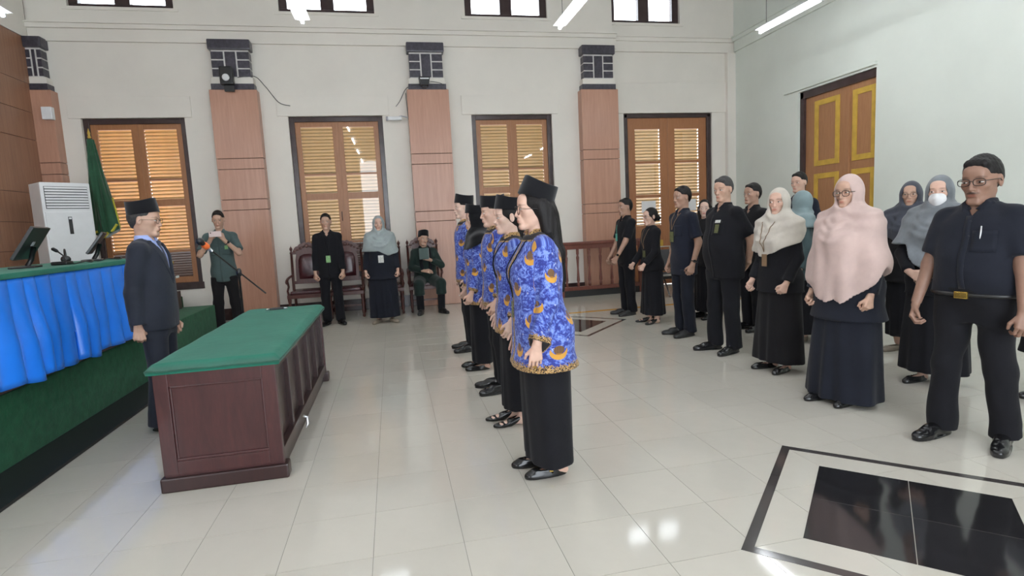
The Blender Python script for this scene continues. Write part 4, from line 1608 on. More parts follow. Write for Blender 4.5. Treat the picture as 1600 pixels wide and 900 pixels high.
def add_eyes(b, root, mats):
    for sd in (1, -1):
        m = MB()
        prof = [(0.0112 * math.sin(t), -0.0112 * math.cos(t)) for t in np.linspace(0.02, math.pi - 0.02, 8)]
        m.lathe(prof, n=12)
        R = Matrix.Rotation(math.pi / 2, 4, 'X')
        m.xform(Matrix.Translation((sd * .0325, -.0738, .0)) @ Matrix.Diagonal((1.28, 0.96, 0.46, 1)) @ R)
        o = head_obj('eye', m, b, root, mats['eye'])
        k = MB()
        k.lathe([(0.0002, -.0010), (.0045, -.0006), (.0054, .0010)], n=10)
        k.xform(Matrix.Translation((sd * .0320, -.0845, .0)) @ Matrix.Diagonal((1, 1.15, 0.80, 1)) @ Matrix.Rotation(math.pi / 2, 4, 'X'))
        head_obj('iris', k, b, o, mats['iris'])


def add_glasses(b, root, mat, rim=0.0021, rx=.024, rz=.019, round_=False, z=-.002):
    m = MB()
    for sd in (1, -1):
        p = []
        for i in range(21):
            t = 2 * math.pi * i / 20
            c, s_ = math.cos(t), math.sin(t)
            e = 1.0 if round_ else 0.7
            p.append((sd * .0325 + math.copysign(abs(c) ** e, c) * rx, -.0935 + abs(math.copysign(abs(c) ** e, c) * rx + sd * 0) * 0.12, z + math.copysign(abs(s_) ** e, s_) * rz))
        m.tube(p, rim, 6, cap=False)
        m.tube([(sd * .0565, -.0905, z + .006), (sd * .072, -.06, z + .006), (sd * .081, .0, z + .004), (sd * .082, .018, z - .012)], rim, 6)
    m.tube([(-.010, -.0945, z + .003), (0, -.0975, z + .006), (.010, -.0945, z + .003)], rim, 6)
    return head_obj('glasses', m, b, root, mat)


def add_peci(b, root, mat, tilt=0.16, z=0.040, h=0.098, y=0.012, wide=1.0):
    """stiff oval cap: tapered sides, flat top with a shallow crease along its length"""
    m = MB()
    n = 40
    rings = [(0.0, 1.0), (0.004, 1.012), (0.03, 1.0), (h - 0.012, 0.955), (h - 0.003, 0.945), (h, 0.925), (h - 0.003, 0.80), (h - 0.009, 0.45), (h - 0.011, 0.1)]
    vs, fs = [], []
    for (zz, q) in rings:
        for k in range(n):
            t = 2 * math.pi * k / n
            cx, sy = math.cos(t), math.sin(t)
            x = math.copysign(abs(cx) ** 0.93, cx) * .0835 * q * wide
            yy = math.copysign(abs(sy) ** 0.93, sy) * .1035 * q
            dz = 0.0
            if zz > h * 0.5:
                dz = -0.010 * (abs(x) / .0835) ** 2 + 0.006 * (yy / .1035) ** 2
            vs.append((x, yy, zz + dz))
    for i in range(len(rings) - 1):
        for k in range(n):
            k2 = (k + 1) % n
            fs.append((i * n + k, i * n + k2, (i + 1) * n + k2, (i + 1) * n + k))
    fs.append(tuple((len(rings) - 1) * n + k for k in range(n)))
    fs.append(tuple(range(n - 1, -1, -1)))
    m.add(vs, fs, True)
    m.xform(Matrix.Translation((0, y, z)) @ Matrix.Rotation(-tilt, 4, 'X'))
    return head_obj('cap', m, b, root, mat)


def add_hair(b, root, mat, style, h, front=0.068, under_cap=False):
    """hair grown close over the skull; long and bun add to it"""
    grow_up = 1.05 if style == 'short' else 1.065
    top = 0.014 if style == 'short' else 0.006
    if under_cap:
        top = 0.0
    P = [el((0, .022, .031), (.0745 * grow_up, .092 * 1.035, .083 * grow_up + top), 0.004)]
    if style == 'short':
        P.append(rc((0, .040, .0), (0, .036, -.055), .064, .050, 0.03))
        a, nn = np.array((0, -.063, front)), unit((0, .88, .47))
    elif style == 'low':
        P.append(rc((0, .042, .0), (0, .038, -.060), .064, .052, 0.03))
        a, nn = np.array((0, -.052, front - .004)), unit((0, .93, .36))
    else:
        P.append(rc((-.030, .052, -.02), (.030, .052, -.02), .046, .046, 0.03))
        a, nn = np.array((0, -.070, front - .006)), unit((0, .93, .36))
    # cut the face side free
    lo, hi = (-.2, -.25, -.3), (.2, .2, .3)
    P.append(cutfn(lo, hi, lambda X, Y, Z: (Y - a[1]) * nn[1] + (Z - a[2]) * nn[2] - np.abs(X) * 0.10 + 0 * X, 's', 0.004))
    if style in ('short', 'low'):
        P.append(cutfn(lo, hi, lambda X, Y, Z: Z + 0.064 - np.minimum((X / .062) ** 2, 1.6) * .050 - 0.75 * np.maximum(0.03 - Y, 0), 's', 0.008))
    if style == 'short':
        P.append(rc((-.03, -.048, .088), (.035, -.050, .088), .017, .017, 0.03))
        P.append(cutfn((-.2, -.2, -.1), (.2, .2, .2), lambda X, Y, Z: 0.0013 * np.sin(X * 260 + 40 * Y) * np.sin(Y * 210 + Z * 120) + 0 * Z, 'd'))
    if style == 'bun':
        P += [el((0, .122, -.028), (.040, .034, .036), 0.012), rc((0, .09, -.01), (0, .115, -.02), .034, .03, 0.02)]
        P.append(cutfn(lo, hi, lambda X, Y, Z: Z + 0.075 + 0 * X + 0 * Y, 's', 0.006))
    if style == 'lowbun':
        P += [el((0, .092, -.070), (.045, .036, .042), 0.02), rc((0, .06, -.08), (0, .075, -.16), .036, .022, 0.02)]
    if style == 'long':
        P += [rc((-.060, .030, .02), (-.066, .055, -.13), .030, .034, 0.03), rc((.060, .030, .02), (.066, .055, -.13), .030, .034, 0.03),
              rc((-.040, .078, -.02), (-.055, .105, -.25), .046, .040, 0.03), rc((.040, .078, -.02), (.055, .105, -.25), .046, .040, 0.03),
              rc((0, .09, -.05), (0, .125, -.40), .052, .040, 0.03), rc((-.05, .11, -.25), (-.045, .125, -.47), .038, .016, 0.03), rc((.05, .11, -.25), (.04, .125, -.46), .038, .016, 0.03)]
        P.append(cutfn((-.2, -.2, -.7), (.2, .3, .2), lambda X, Y, Z: (0.0014 * np.sin(X * 320 + 9 * Z) + 0.0012 * np.sin(X * 170 + Y * 230)) * np.clip((Y - .01) / .05, 0, 1) + 0 * Z, 'd'))
    if style == 'mid':
        P += [rc((-.062, .045, .0), (-.085, .02, -.20), .034, .022, 0.03), rc((.062, .045, .0), (.085, .02, -.20), .034, .022, 0.03), rc((0, .085, -.05), (0, .10, -.24), .05, .04, 0.03)]
    return grow('hair', xf(P, b.hR, b.headc, b.hs), h, mat, root)


def add_shoes(b, root, mat, kind='oxford', h=0.006, skinless=False):
    """a pair of shoes, each a part of its own"""
    for sd in (1, -1):
        x, y, yaw, lift = b.toe[sd]
        q = 0.93 if b.sex == 'f' else 1.04
        hl = 0.0
        if kind == 'oxford':
            L = [rc((0, .035, .040), (0, -.10, .034), .038 * q, .037 * q, 0.03), el((0, -.150, .026), (.041 * q, .072 * q, .030), 0.03),
                 el((0, .052, .036), (.036 * q, .040, .042), 0.02), rc((0, .03, .095), (0, .01, .055), .043 * q, .042 * q, 0.03),
                 el((0, -.060, .062), (.032, .060, .020), 0.02)]
            L.append(loft([(0.0, 0, -.055, .044 * q, .158 * q, .148 * q), (.014, 0, -.055, .045 * q, .160 * q, .150 * q)], 0.006, 2.6))
        elif kind == 'flat':
            L = [loft([(0.0, 0, -.06, .036, .135, .125), (.010, 0, -.06, .040, .140, .130), (.040, 0, -.055, .036, .125, .128), (.058, 0, -.05, .034, .11, .128)], 0.01, 2.3),
                 el((0, -.145, .022), (.038, .060, .026), 0.02),
                 el((0, -.045, .075), (.029, .072, .050), 0.012, 's')]
        else:                                                # pump with a slim heel
            hl = 0.055
            L = [rc((0, .045, .075), (0, -.07, .032), .031, .033, 0.03), el((0, -.130, .020), (.034, .075, .019), 0.02), rc((0, -.12, .018), (0, -.195, .012), .024, .008, 0.02),
                 rc((0, .062, .07), (0, .068, .0), .020, .008, 0.02), el((0, -.02, .105), (.027, .085, .045), 0.012, 's')]
        L.append(cutfn((-.3, -.4, -.2), (.3, .3, .2), lambda X, Y, Z: Z + 0 * X + 0 * Y, 's'))
        grow('shoe', xf(L, rot(yaw), (x, y, lift), .90 if b.sex == 'f' else 1.0), h, mat, root)


def folds(amp, rng, zmin, zmax, n=7):
    """soft drapery: a few slanted waves over the cloth"""
    ph = [(rng.uniform(8, 22), rng.uniform(-14, 14), rng.uniform(8, 30), rng.uniform(0, 6.28), rng.uniform(0.5, 1.0)) for _ in range(n)]

    def fn(X, Y, Z):
        r = 0
        for (a, b_, c, p, w) in ph:
            r = r + w * np.sin(a * X + b_ * Y + c * Z + p)
        return (amp / math.sqrt(n)) * r
    return cutfn((-1, -1, zmin), (1, 1, zmax), fn, 'd')


def shirt_prims(b, m=0.016, hem=0.46, long=True, flare=0.0, cuff=0.94, wide=1.0, sl=0.40, k=0.035):
    H = b.H
    kn = b.torso(m, zlo=hem * H, flare=flare)
    P = [loft(kn, 0.02, 2.3, zlo=hem * H, zhi=0.842 * H)] + b.yoke(m * 0.6)
    if long:
        P += b.arm_prims(m * 0.75, 0.02, upto=cuff, flare=0.008, wide=wide)
    else:
        P += b.arm_prims(m * 0.9, 0.02, upto=sl, flare=0.010, wide=wide)
    return P


def collar_prims(b, r=0.014, hgt=0.038):
    """a turned down collar open at the throat, with two points"""
    z = 0.840 * b.H
    R = (.049 if b.sex == 'f' else .058) * (0.8 + 0.2 * b.w)
    c = b.neck
    q = R + r
    P = [loft([(z - .026, 0, c[1] - .004, q + .020, q + .016, q + .012), (z + hgt * .3, 0, c[1] - .002, q + .006, q * 1.12, q + .004), (z + hgt, 0, c[1] + .002, R + r * .6, R + r * 0.6, R + r * .6)], 0.006, 2.0)]
    P.append(cutfn((-.06, -.3, z - .06), (.06, c[1] - R * .3, z + .2), lambda X, Y, Z: np.maximum(np.abs(X) - np.clip(.006 + 0.85 * (Z - z + 0.030), 0.004, .045), Y - (c[1] - R * .3)) + 0 * Z, 's', 0.003))
    for sd in (1, -1):
        f = c[1] - q * 1.02
        P.append(rc((sd * (q * .75), f + .020, z + hgt * .25), (sd * (q * .62), f - .010, z - .040), .013, .006, 0.008))
        P.append(rc((sd * (q * .98), f + .040, z + hgt * .15), (sd * (q * .72), f - .004, z - .034), .011, .006, 0.012))
    return P


def throat_cut(b, depth=.042):
    """V opening of the shirt below the throat"""
    H = b.H
    z0 = (.842 - depth) * H
    return cutfn((-.06, -.4, z0), (.06, 0.0, .9 * H), lambda X, Y, Z: np.maximum(np.abs(X) - np.clip((Z - z0) * .62, 0, .034), Y) + 0 * Z, 's', .003)


def skirt_prims(b, hem=0.06, flare=0.03, m=0.008, amp=0.010, nf=9, rng=None, top=0.60):
    H = b.H
    kn = b.torso(m)
    k = []
    for z in (0.66, 0.60, 0.52):
        r = [np.interp(z * H, kn[:, 0], kn[:, j]) for j in range(1, 6)]
        k.append((z * H, *r))
    base = np.array(k[-1])
    ft = (b.toe[1][1] + b.toe[-1][1]) / 2
    for z, q in ((0.40, 0.25), (0.25, 0.6), (hem, 1.0)):
        k.append((z * H, 0, base[2] + ft * q * .5, base[3] + 0.004 * q + flare * q, base[4] + 0.008 * q + flare * q * .8, base[5] - 0.012 * q + flare * q))
    p0 = rng.uniform(0, 6.28) if rng else 0
    p1 = rng.uniform(0, 6.28) if rng else 1

    def fold(t, Z):
        g = np.clip((0.56 * H - Z) / (0.5 * H), 0, 1)
        return g * amp * (np.sin(nf * t + p0 + 2 * Z) + 0.6 * np.sin((nf - 4) * t + p1 - 3 * Z))
    return [loft(k, 0.02, 2.3, fold=fold, zlo=hem * H, zhi=top * H)]


def trouser_prims(b, hem=0.045, m=0.011, flare=0.012, top=0.56, seated=False):
    H = b.H
    P = [loft(b.torso(m - .003, zlo=.43 * H), 0.03, 2.3, zlo=.43 * H, zhi=top * H)] + b.leg_prims(m, hem=hem, flare=flare, k=0.035)
    for sd in (1, -1):
        An = b.ank[sd]
        P.append(rc(An + np.array((0, -.022, .030)), An + np.array((0, .012, .055)), .044, .048, 0.03))
    P.append(cutfn((-.5, -.8, -.2), (.5, .5, hem), lambda X, Y, Z: Z - hem + 0 * X + 0 * Y, 's'))
    if not seated:
        P.append(cutfn((-.5, -.8, top * H), (.5, .5, H), lambda X, Y, Z: top * H - Z + 0 * X + 0 * Y, 's'))
    return P


def hijab_prims(b, hem, m=0.036, k=0.05, rng=None, amp=0.006, wrap=0.055, flare=0.0, swags=3):
    """hood round the face, wrap under the chin and a cape falling over shoulders and chest"""
    H = b.H
    b2 = b
    hood = [el((0, .018, .012), (.086, .108, .114)), rc((0, .012, -.02), (0, .006, -.165), .082, wrap + .052, 0.045)]
    cut = [cutfn((-.08, -.3, -.2), (.08, .0, .1),
                 lambda X, Y, Z: np.maximum((np.sqrt((X / .056) ** 2 + ((Z + .020) / .086) ** 2) - 1) * .055, Y + 0.012), 's', 0.010)]
    P = xf(hood, b.hR, b.headc, b.hs)
    P += [loft(b.torso(m, flare=flare), k, 2.3, zlo=0.40 * H, zhi=0.85 * H)]
    P += [rc((sd * 0.03 * H, .01, 0.83 * H), b.sho[sd], .028 * H + m * .4, .029 * H + m, k) for sd in (1, -1)]
    for sd in (1, -1):
        P.append(rc(b.sho[sd], b.elb[sd], .027 * H + m, .025 * H + m, k + .03))
        P.append(rc(b.elb[sd], b.elb[sd] * .5 + b.wri[sd] * .5, .024 * H + m, .022 * H + m, k + .03))
    P.append(rc(b.neck + np.array((0, -.02, .02)), b.neck + np.array((0, -.035, -.07)), .062, .085, 0.05))
    zc = 0.83 * H
    base = list(P)
    for i in range(swags):
        zz = zc - .030 - i * .048
        wd = .085 + i * .026
        tilt = rng.uniform(-.12, .12)
        pts = []
        for t in np.linspace(-1, 1, 9):
            xx = wd * t
            z_ = zz - .055 * (1 - t * t) + tilt * xx
            pts.append((xx, front_y(base, xx, z_) + .006, z_))
        for q in range(8):
            P.append(rc(pts[q], pts[q + 1], .0125, .0125, .016))
    ph = [rng.uniform(0, 6.28) for _ in range(4)]

    def fold(X, Y, Z):
        t = np.arctan2(X, -Y)
        g = np.clip((zc + .06 - Z) / 0.35, 0, 1) ** 0.7
        ring = np.sin(Z * 75 + 2.4 * np.cos(t * 2 + ph[2]) + ph[3]) * np.clip(1 - np.abs(Z - zc) / 0.14, 0, 1) * 1.1
        return amp * 1.0 + amp * (g * (np.sin(6 * t + ph[0] + 5 * Z) + .6 * np.sin(10 * t + ph[1] - 4 * Z)) + ring)
    P.append(cutfn((-.6, -.6, 0.4 * H), (.6, .6, zc + .07), fold, 'd'))
    P.append(cutfn((-.7, -.7, 0.0), (.7, .7, H), lambda X, Y, Z: Z - hem(X, Y) + 0 * Z, 's', 0.012))
    P += xf(cut, b.hR, b.headc, b.hs)
    return P


def card_on(b, root, x, z, y0, size, mat, name='badge', tilt=0.0, thick=0.004):
    m = MB()
    m.box((-size[0] / 2, -thick, -size[1] / 2), (size[0] / 2, 0, size[1] / 2), 0.001)
    m.xform(Matrix.Translation((x, y0, z)) @ Matrix.Rotation(tilt, 4, 'X'))
    return m.build(name, mat, root)


def front_y(prims, x, z, h=0.004):
    """y of the foremost cloth surface at (x, z)"""
    ys = np.arange(-0.45, 0.1, h)
    X = np.full((1, 1, 1), x)
    Z = np.full((1, 1, 1), z)
    Y = ys.reshape(1, -1, 1)
    F = np.full((1, len(ys), 1), 0.5)
    for p in prims:
        d = np.broadcast_to(p.fn(X, Y, Z), F.shape)
        if p.op == 'd':
            F = F - d
        elif p.op == 's':
            continue
        else:
            F = np.minimum(F, d) if p.k <= 0 else (lambda t: d * (1 - t) + F * t - p.k * t * (1 - t))(np.clip(0.5 + 0.5 * (d - F) / p.k, 0, 1))
    i = np.nonzero(F[0, :, 0] < 0)[0]
    return float(ys[i[0]]) if len(i) else -0.15


def lanyard(b, root, prims, zc, mat, card_mat, size=(0.055, 0.085), name='badge', x=0.0):
    H = b.H
    m = MB()
    R = .066
    for sd in (1, -1):
        pts = [(sd * R * .9, b.neck[1], 0.850 * H)]
        for i in range(14):
            t = (i + 1) / 14.0
            xx = sd * R * (1 - t) + x * t
            zz = 0.835 * H + (zc + size[1] / 2 + .02 - 0.835 * H) * t
            pts.append((xx, front_y(prims, xx, zz) - .007, zz))
        m.tube(pts, .0032, 5)
    o = m.build('lanyard', mat, root)
    y = min(front_y(prims, x + q * size[0] * .45, zc + e * size[1] * .4) for q in (-1, 0, 1) for e in (-1, 1)) - .004
    card_on(b, o, x, zc, y, size, card_mat, name)
    return o
# ------------------------------------------------------------------ blue uniform cloth with printed florals and gilded wing emblems
def batik_mat():
    t = NT('blue batik')
    at = t.n('ShaderNodeAttribute', attribute_name='cloth_u')
    sep = t.n('ShaderNodeSeparateXYZ')
    t.l(at.outputs['Vector'], sep.inputs[0])
    u, v, brd = sep.outputs
    cmb = t.n('ShaderNodeCombineXYZ')
    t.l(u, cmb.inputs[0])
    t.l(v, cmb.inputs[1])
    uv = cmb.outputs[0]
    mth = t.math
    # ground: leafy clouds of mid blue on deep blue
    n1 = t.noise(uv, 34, 4, 0.6, 1.2)
    n2 = t.noise(uv, 70, 2, 0.5, 0.8)
    ground = t.ramp(mth('ADD', mth('MULTIPLY', n1, .7), mth('MULTIPLY', n2, .3)), [(0.44, (0.024, 0.036, 0.22)), (0.485, (0.040, 0.062, 0.33)), (0.515, (0.085, 0.135, 0.46)), (0.56, (0.115, 0.185, 0.53)), (0.585, (0.20, 0.285, 0.64))])
    # small pale flowers: voronoi cells with petals
    vo = t.n('ShaderNodeTexVoronoi')
    vo.inputs['Scale'].default_value = 15.0
    vo.inputs['Randomness'].default_value = 0.75
    t.l(uv, vo.inputs['Vector'])
    off = t.n('ShaderNodeVectorMath', operation='SUBTRACT')
    sc = t.n('ShaderNodeVectorMath', operation='SCALE')
    sc.inputs['Scale'].default_value = 1.0
    t.l(uv, sc.inputs[0])
    t.l(sc.outputs[0], off.inputs[0])
    t.l(vo.outputs['Position'], off.inputs[1])
    s2 = t.n('ShaderNodeSeparateXYZ')
    t.l(off.outputs[0], s2.inputs[0])
    ang = mth('ARCTAN2', s2.outputs[1], s2.outputs[0])
    pet = mth('MULTIPLY_ADD', mth('COSINE', mth('MULTIPLY', ang, 5.0)), 0.09, 0.25)
    fl = mth('LESS_THAN', vo.outputs['Distance'], pet)
    cs = t.n('ShaderNodeSeparateColor')
    t.l(vo.outputs['Color'], cs.inputs[0])
    fl = mth('MULTIPLY', fl, mth('GREATER_THAN', cs.outputs[0], 0.25))
    core = mth('MULTIPLY', mth('LESS_THAN', vo.outputs['Distance'], 0.075), mth('GREATER_THAN', cs.outputs[0], 0.45))
    c1 = t.mix(mth('MULTIPLY', fl, 0.75), ground, (0.19, 0.27, 0.62))
    c1 = t.mix(mth('MULTIPLY', core, 0.8), c1, (0.03, 0.05, 0.30))
    v2 = t.n('ShaderNodeTexVoronoi')
    v2.inputs['Scale'].default_value = 22.0
    t.l(uv, v2.inputs['Vector'])
    ring = mth('MULTIPLY', mth('LESS_THAN', v2.outputs['Distance'], 0.11), mth('GREATER_THAN', v2.outputs['Distance'], 0.06))
    c1 = t.mix(mth('MULTIPLY', ring, 0.8), c1, (0.62, 0.66, 0.80))
    # emblems on a staggered lattice: gold wing crescent under a ribbed brown dome
    A, B = 0.215, 0.165
    row = mth('FLOOR', mth('DIVIDE', v, B))
    sh = mth('MULTIPLY', mth('MODULO', mth('ABSOLUTE', row), 2.0), 0.5)
    uu = mth('SUBTRACT', mth('FRACT', mth('ADD', mth('DIVIDE', u, A), sh)), 0.5)
    vv = mth('SUBTRACT', mth('FRACT', mth('DIVIDE', v, B)), 0.5)
    x = mth('MULTIPLY', uu, A)
    y = mth('MULTIPLY', vv, B)

    def disc(cx, cy, r, ax=1.0, ay=1.0):
        dx = mth('MULTIPLY', mth('SUBTRACT', x, cx), ax)
        dy = mth('MULTIPLY', mth('SUBTRACT', y, cy), ay)
        return mth('LESS_THAN', mth('ADD', mth('MULTIPLY', dx, dx), mth('MULTIPLY', dy, dy)), r * r)
    wing = mth('MULTIPLY', disc(0, -0.001, 0.040), mth('SUBTRACT', 1.0, disc(0, 0.0205, 0.0345)))
    tip = mth('MULTIPLY', wing, mth('LESS_THAN', y, 0.016))
    dome = mth('MULTIPLY', disc(0, 0.011, 0.0235), mth('GREATER_THAN', y, -0.012))
    ribs = mth('GREATER_THAN', mth('SINE', mth('MULTIPLY', x, 900.0)), -0.1)
    foot = mth('MULTIPLY', mth('LESS_THAN', mth('ABSOLUTE', x), 0.012), mth('MULTIPLY', mth('LESS_THAN', y, -0.006), mth('GREATER_THAN', y, -0.026)))
    dcol = t.mix(ribs, (0.055, 0.030, 0.022), (0.22, 0.115, 0.045))
    c2 = t.mix(dome, c1, dcol)
    c2 = t.mix(foot, c2, (0.30, 0.13, 0.02))
    c2 = t.mix(tip, c2, (0.56, 0.285, 0.045))
    # hem, cuff and collar band: black with gold and cream scrolls, ragged upper edge
    n3 = t.noise(uv, 60, 3, 0.6, 1.5)
    band = mth('GREATER_THAN', mth('ADD', brd, mth('MULTIPLY', mth('SUBTRACT', n3, 0.5), 1.1)), 0.48)
    n4 = t.noise(uv, 85, 2, 0.5, 2.2)
    bc = t.ramp(n4, [(0.46, (0.012, 0.010, 0.012)), (0.50, (0.48, 0.25, 0.06)), (0.58, (0.60, 0.42, 0.20)), (0.66, (0.05, 0.03, 0.02))])
    edge = mth('GREATER_THAN', brd, 0.96)
    c3 = t.mix(band, c2, bc)
    c3 = t.mix(edge, c3, (0.012, 0.010, 0.012))
    t.base(c3, 0.72, 0, 0.3, Sheen_Weight=0.1)
    oc = t.coord()
    t.bump(mth('ADD', t.noise(oc, 12, 3, 0.55, 0.5), mth('MULTIPLY', t.noise(oc, 380, 1), 0.07)), 0.22, 0.012)
    return t.m


M['batik'] = batik_mat()


def batik_uv(b, hem, cuff):
    H = b.H

    def fn(V):
        x, y, z = V[:, 0], V[:, 1], V[:, 2]
        u = np.arctan2(x, -y) * 0.185
        vv = z.copy()
        brd = 1.0 - np.clip((z - hem * H) / 0.075, 0, 1)
        best = np.full(len(V), 9.0)
        # collar and front opening
        brd = np.maximum(brd, smooth01((z - 0.815 * H) / 0.02) * (np.hypot(x, y) < 0.11))
        brd = np.maximum(brd, 0.72 * (np.abs(x) < 0.016) * (y < 0))
        for sd in (1, -1):
            S, E, Wp = b.sho[sd], b.elb[sd], b.wri[sd]
            T_ = E + (Wp - E) * (cuff * 2 - 1)
            for (p, q, L0) in ((S, E, 0.0), (E, T_, np.linalg.norm(E - S))):
                d = q - p
                L = np.linalg.norm(d)
                t = np.clip((V - p) @ d / L ** 2, 0, 1)
                c = p + t[:, None] * d
                dist = np.linalg.norm(V - c, axis=1)
                m = (dist < 0.068) & (dist < best) & ((np.abs(x) > 0.088 * H) | (y < -0.14))
                e1 = np.array((sd * 1.0, 0, 0))
                e2 = np.array((0, -1.0, 0))
                a = np.arctan2((V - c) @ e2, (V - c) @ e1)
                u = np.where(m, -y * 1.12 + 0.04 + 0.31 * sd, u)
                vv = np.where(m, S[2] - 0.055 - L0 - t * L, vv)
                if L0 > 0:
                    bb = 1.0 - np.clip((1 - t) * L / 0.055, 0, 1)
                    brd = np.where(m, bb, brd)
                else:
                    brd = np.where(m, 0.0, brd)
                best = np.where(m, dist, best)
        return np.stack([u, vv, brd], 1)
    return fn
# ------------------------------------------------------------------ the people in the hall
M['eye'] = mat_plain('eye white', (0.62, 0.58, 0.55), 0.2, var=0.02)
M['iris'] = mat_plain('dark iris', (0.022, 0.013, 0.010), 0.12)


def hair_mat(name, c, rough=0.5):
    t = NT(name)
    v = t.coord(scale=(90, 90, 7))
    f = t.noise(v, 3, 3, 0.6)
    t.base(t.ramp(f, [(0.3, tuple(x * .6 for x in c)), (0.7, tuple(x * 1.5 for x in c))]), rough, 0, 0.22)
    t.bump(f, 0.45, 0.004)
    return t.m


M['hair'] = hair_mat('black hair', (0.0085, 0.007, 0.007))
M['hair_g'] = hair_mat('greying hair', (0.045, 0.043, 0.043), 0.6)
M['velvet'] = mat_cloth('black velvet', (0.008, 0.008, 0.010), 0.95, 0.1, 0.25, 500, 0.1, 0.1)
M['black'] = mat_cloth('black cloth', (0.0085, 0.0085, 0.0110), 0.88, 0.18, 0.05)
M['black2'] = mat_cloth('soft black cloth', (0.0105, 0.0098, 0.0112), 0.9, 0.18, 0.06)
M['navy'] = mat_cloth('navy black cloth', (0.0098, 0.0115, 0.0185), 0.85, 0.2, 0.07)
M['navy2'] = mat_cloth('dark navy cloth', (0.0125, 0.0150, 0.0260), 0.85, 0.2, 0.07)
M['suit'] = mat_cloth('charcoal navy suit cloth', (0.0165, 0.0195, 0.030), 0.78, 0.25, 0.08)
M['shirtblue'] = mat_cloth('pale blue shirt', (0.30, 0.37, 0.66), 0.7)
M['tie'] = mat_cloth('navy tie', (0.015, 0.022, 0.050), 0.5, 0.4)
M['green'] = mat_cloth('grey green uniform', (0.058, 0.090, 0.090), 0.8)
M['darkgreen'] = mat_cloth('dark green cloth', (0.007, 0.019, 0.016), 0.7)
M['teal'] = mat_cloth('grey teal cloth', (0.055, 0.085, 0.090), 0.85)
M['s_cream'] = mat_cloth('cream headscarf', (0.52, 0.48, 0.42), 0.85, 0.2, 0.2)
M['s_pink'] = mat_cloth('dusty pink headscarf', (0.52, 0.39, 0.355), 0.85, 0.2, 0.2, 300, 0.12)
M['s_sage'] = mat_cloth('sage grey headscarf', (0.30, 0.345, 0.345), 0.85, 0.2, 0.2)
M['s_grey'] = mat_cloth('mid grey headscarf', (0.17, 0.185, 0.20), 0.85, 0.2, 0.2, 300, 0.35)
M['s_slate'] = mat_cloth('slate headscarf', (0.055, 0.060, 0.078), 0.85, 0.2, 0.2, 300, 0.3)
M['s_teal'] = mat_cloth('blue grey headscarf', (0.21, 0.28, 0.29), 0.85, 0.2, 0.2)
M['shoe'] = mat_plain('black shoe leather', (0.010, 0.010, 0.011), 0.18, var=0.2, bump=0.1, bscale=40)
M['shoe_m'] = mat_plain('dull black shoe', (0.013, 0.013, 0.014), 0.4, var=0.2)
M['shoe_t'] = mat_plain('taupe shoe', (0.21, 0.17, 0.13), 0.5, var=0.2)
M['lens_frame'] = mat_plain('dark spectacle frame', (0.016, 0.014, 0.014), 0.25)
M['wire_frame'] = mat_plain('thin metal spectacle frame', (0.16, 0.13, 0.11), 0.25, 0.6)
M['b_green'] = mat_plain('green badge', (0.16, 0.33, 0.12), 0.4, var=0.3, scale=60)
M['b_teal'] = mat_plain('teal badge', (0.10, 0.42, 0.33), 0.4, var=0.2, scale=60)
M['b_olive'] = mat_plain('olive badge', (0.10, 0.11, 0.045), 0.4, var=0.3, scale=60)
M['b_white'] = mat_plain('white name card', (0.55, 0.56, 0.52), 0.4, var=0.3, scale=70)
M['b_tan'] = mat_plain('tan badge holder', (0.20, 0.125, 0.07), 0.45, var=0.2)
M['goldm'] = mat_plain('gold metal', (0.62, 0.42, 0.10), 0.25, 0.9)
M['mask'] = mat_cloth('white face mask', (0.72, 0.72, 0.73), 0.9, 0.15, 0.1)
M['dkglass'] = mat_plain('watch glass', (0.01, 0.01, 0.012), 0.08)
M['pinkphone'] = mat_plain('pale pink phone case', (0.66, 0.52, 0.50), 0.3, var=0.05)
M['book'] = mat_plain('dark green book cover', (0.015, 0.045, 0.035), 0.4)
SK = {'light': (0.59, 0.38, 0.295), 'fair': (0.65, 0.45, 0.365), 'mid': (0.48, 0.30, 0.22), 'tan': (0.385, 0.23, 0.165), 'dark': (0.26, 0.148, 0.105)}
D90 = -math.pi / 2


def lod(x, y):
    d = math.hypot(x - 0.18, y + 2.39)
    return min(max(0.00105 * d, .0040), .0076), min(max(0.0024 * d, .0095), .0150)


def start(label, x, y, rz, b, skin, **kw):
    r = empty('person', (x, y, 0), rz, label, 'person')
    hb, hc = lod(x, y)
    rng = random.Random(int(x * 100) * 31 + int(y * 100))
    body = make_body(b, r, SK[skin], hb, **kw)
    add_eyes(b, r, M)
    return r, hb, hc, rng


def card_fit(b, r, S, x, z, size, mat, name='badge'):
    ya, yb_ = front_y(S, x, z + size[1] * .4, .003), front_y(S, x, z - size[1] * .4, .003)
    ym = min(front_y(S, x + q * size[0] * .45, z, .003) for q in (-1, 0, 1))
    tl = math.atan2(ya - yb_, size[1] * .8)
    return card_on(b, r, x, z, min(ym, (ya + yb_) / 2) - .005, size, mat, name, -tl)


def buttons(b, r, S, z0, z1, n, mat, rad=.0055):
    m = MB()
    for k in range(n):
        z = z0 + (z1 - z0) * k / max(n - 1, 1)
        y = front_y(S, 0.012, z)
        m.lathe([(rad, 0), (rad, .0025), (.001, .003)], n=8)
        m.xform(Matrix.Translation((0.012, y, z)) @ Matrix.Rotation(math.pi / 2, 4, 'X'), len(m.v) - 24)
    m.build('button_row', mat, r)


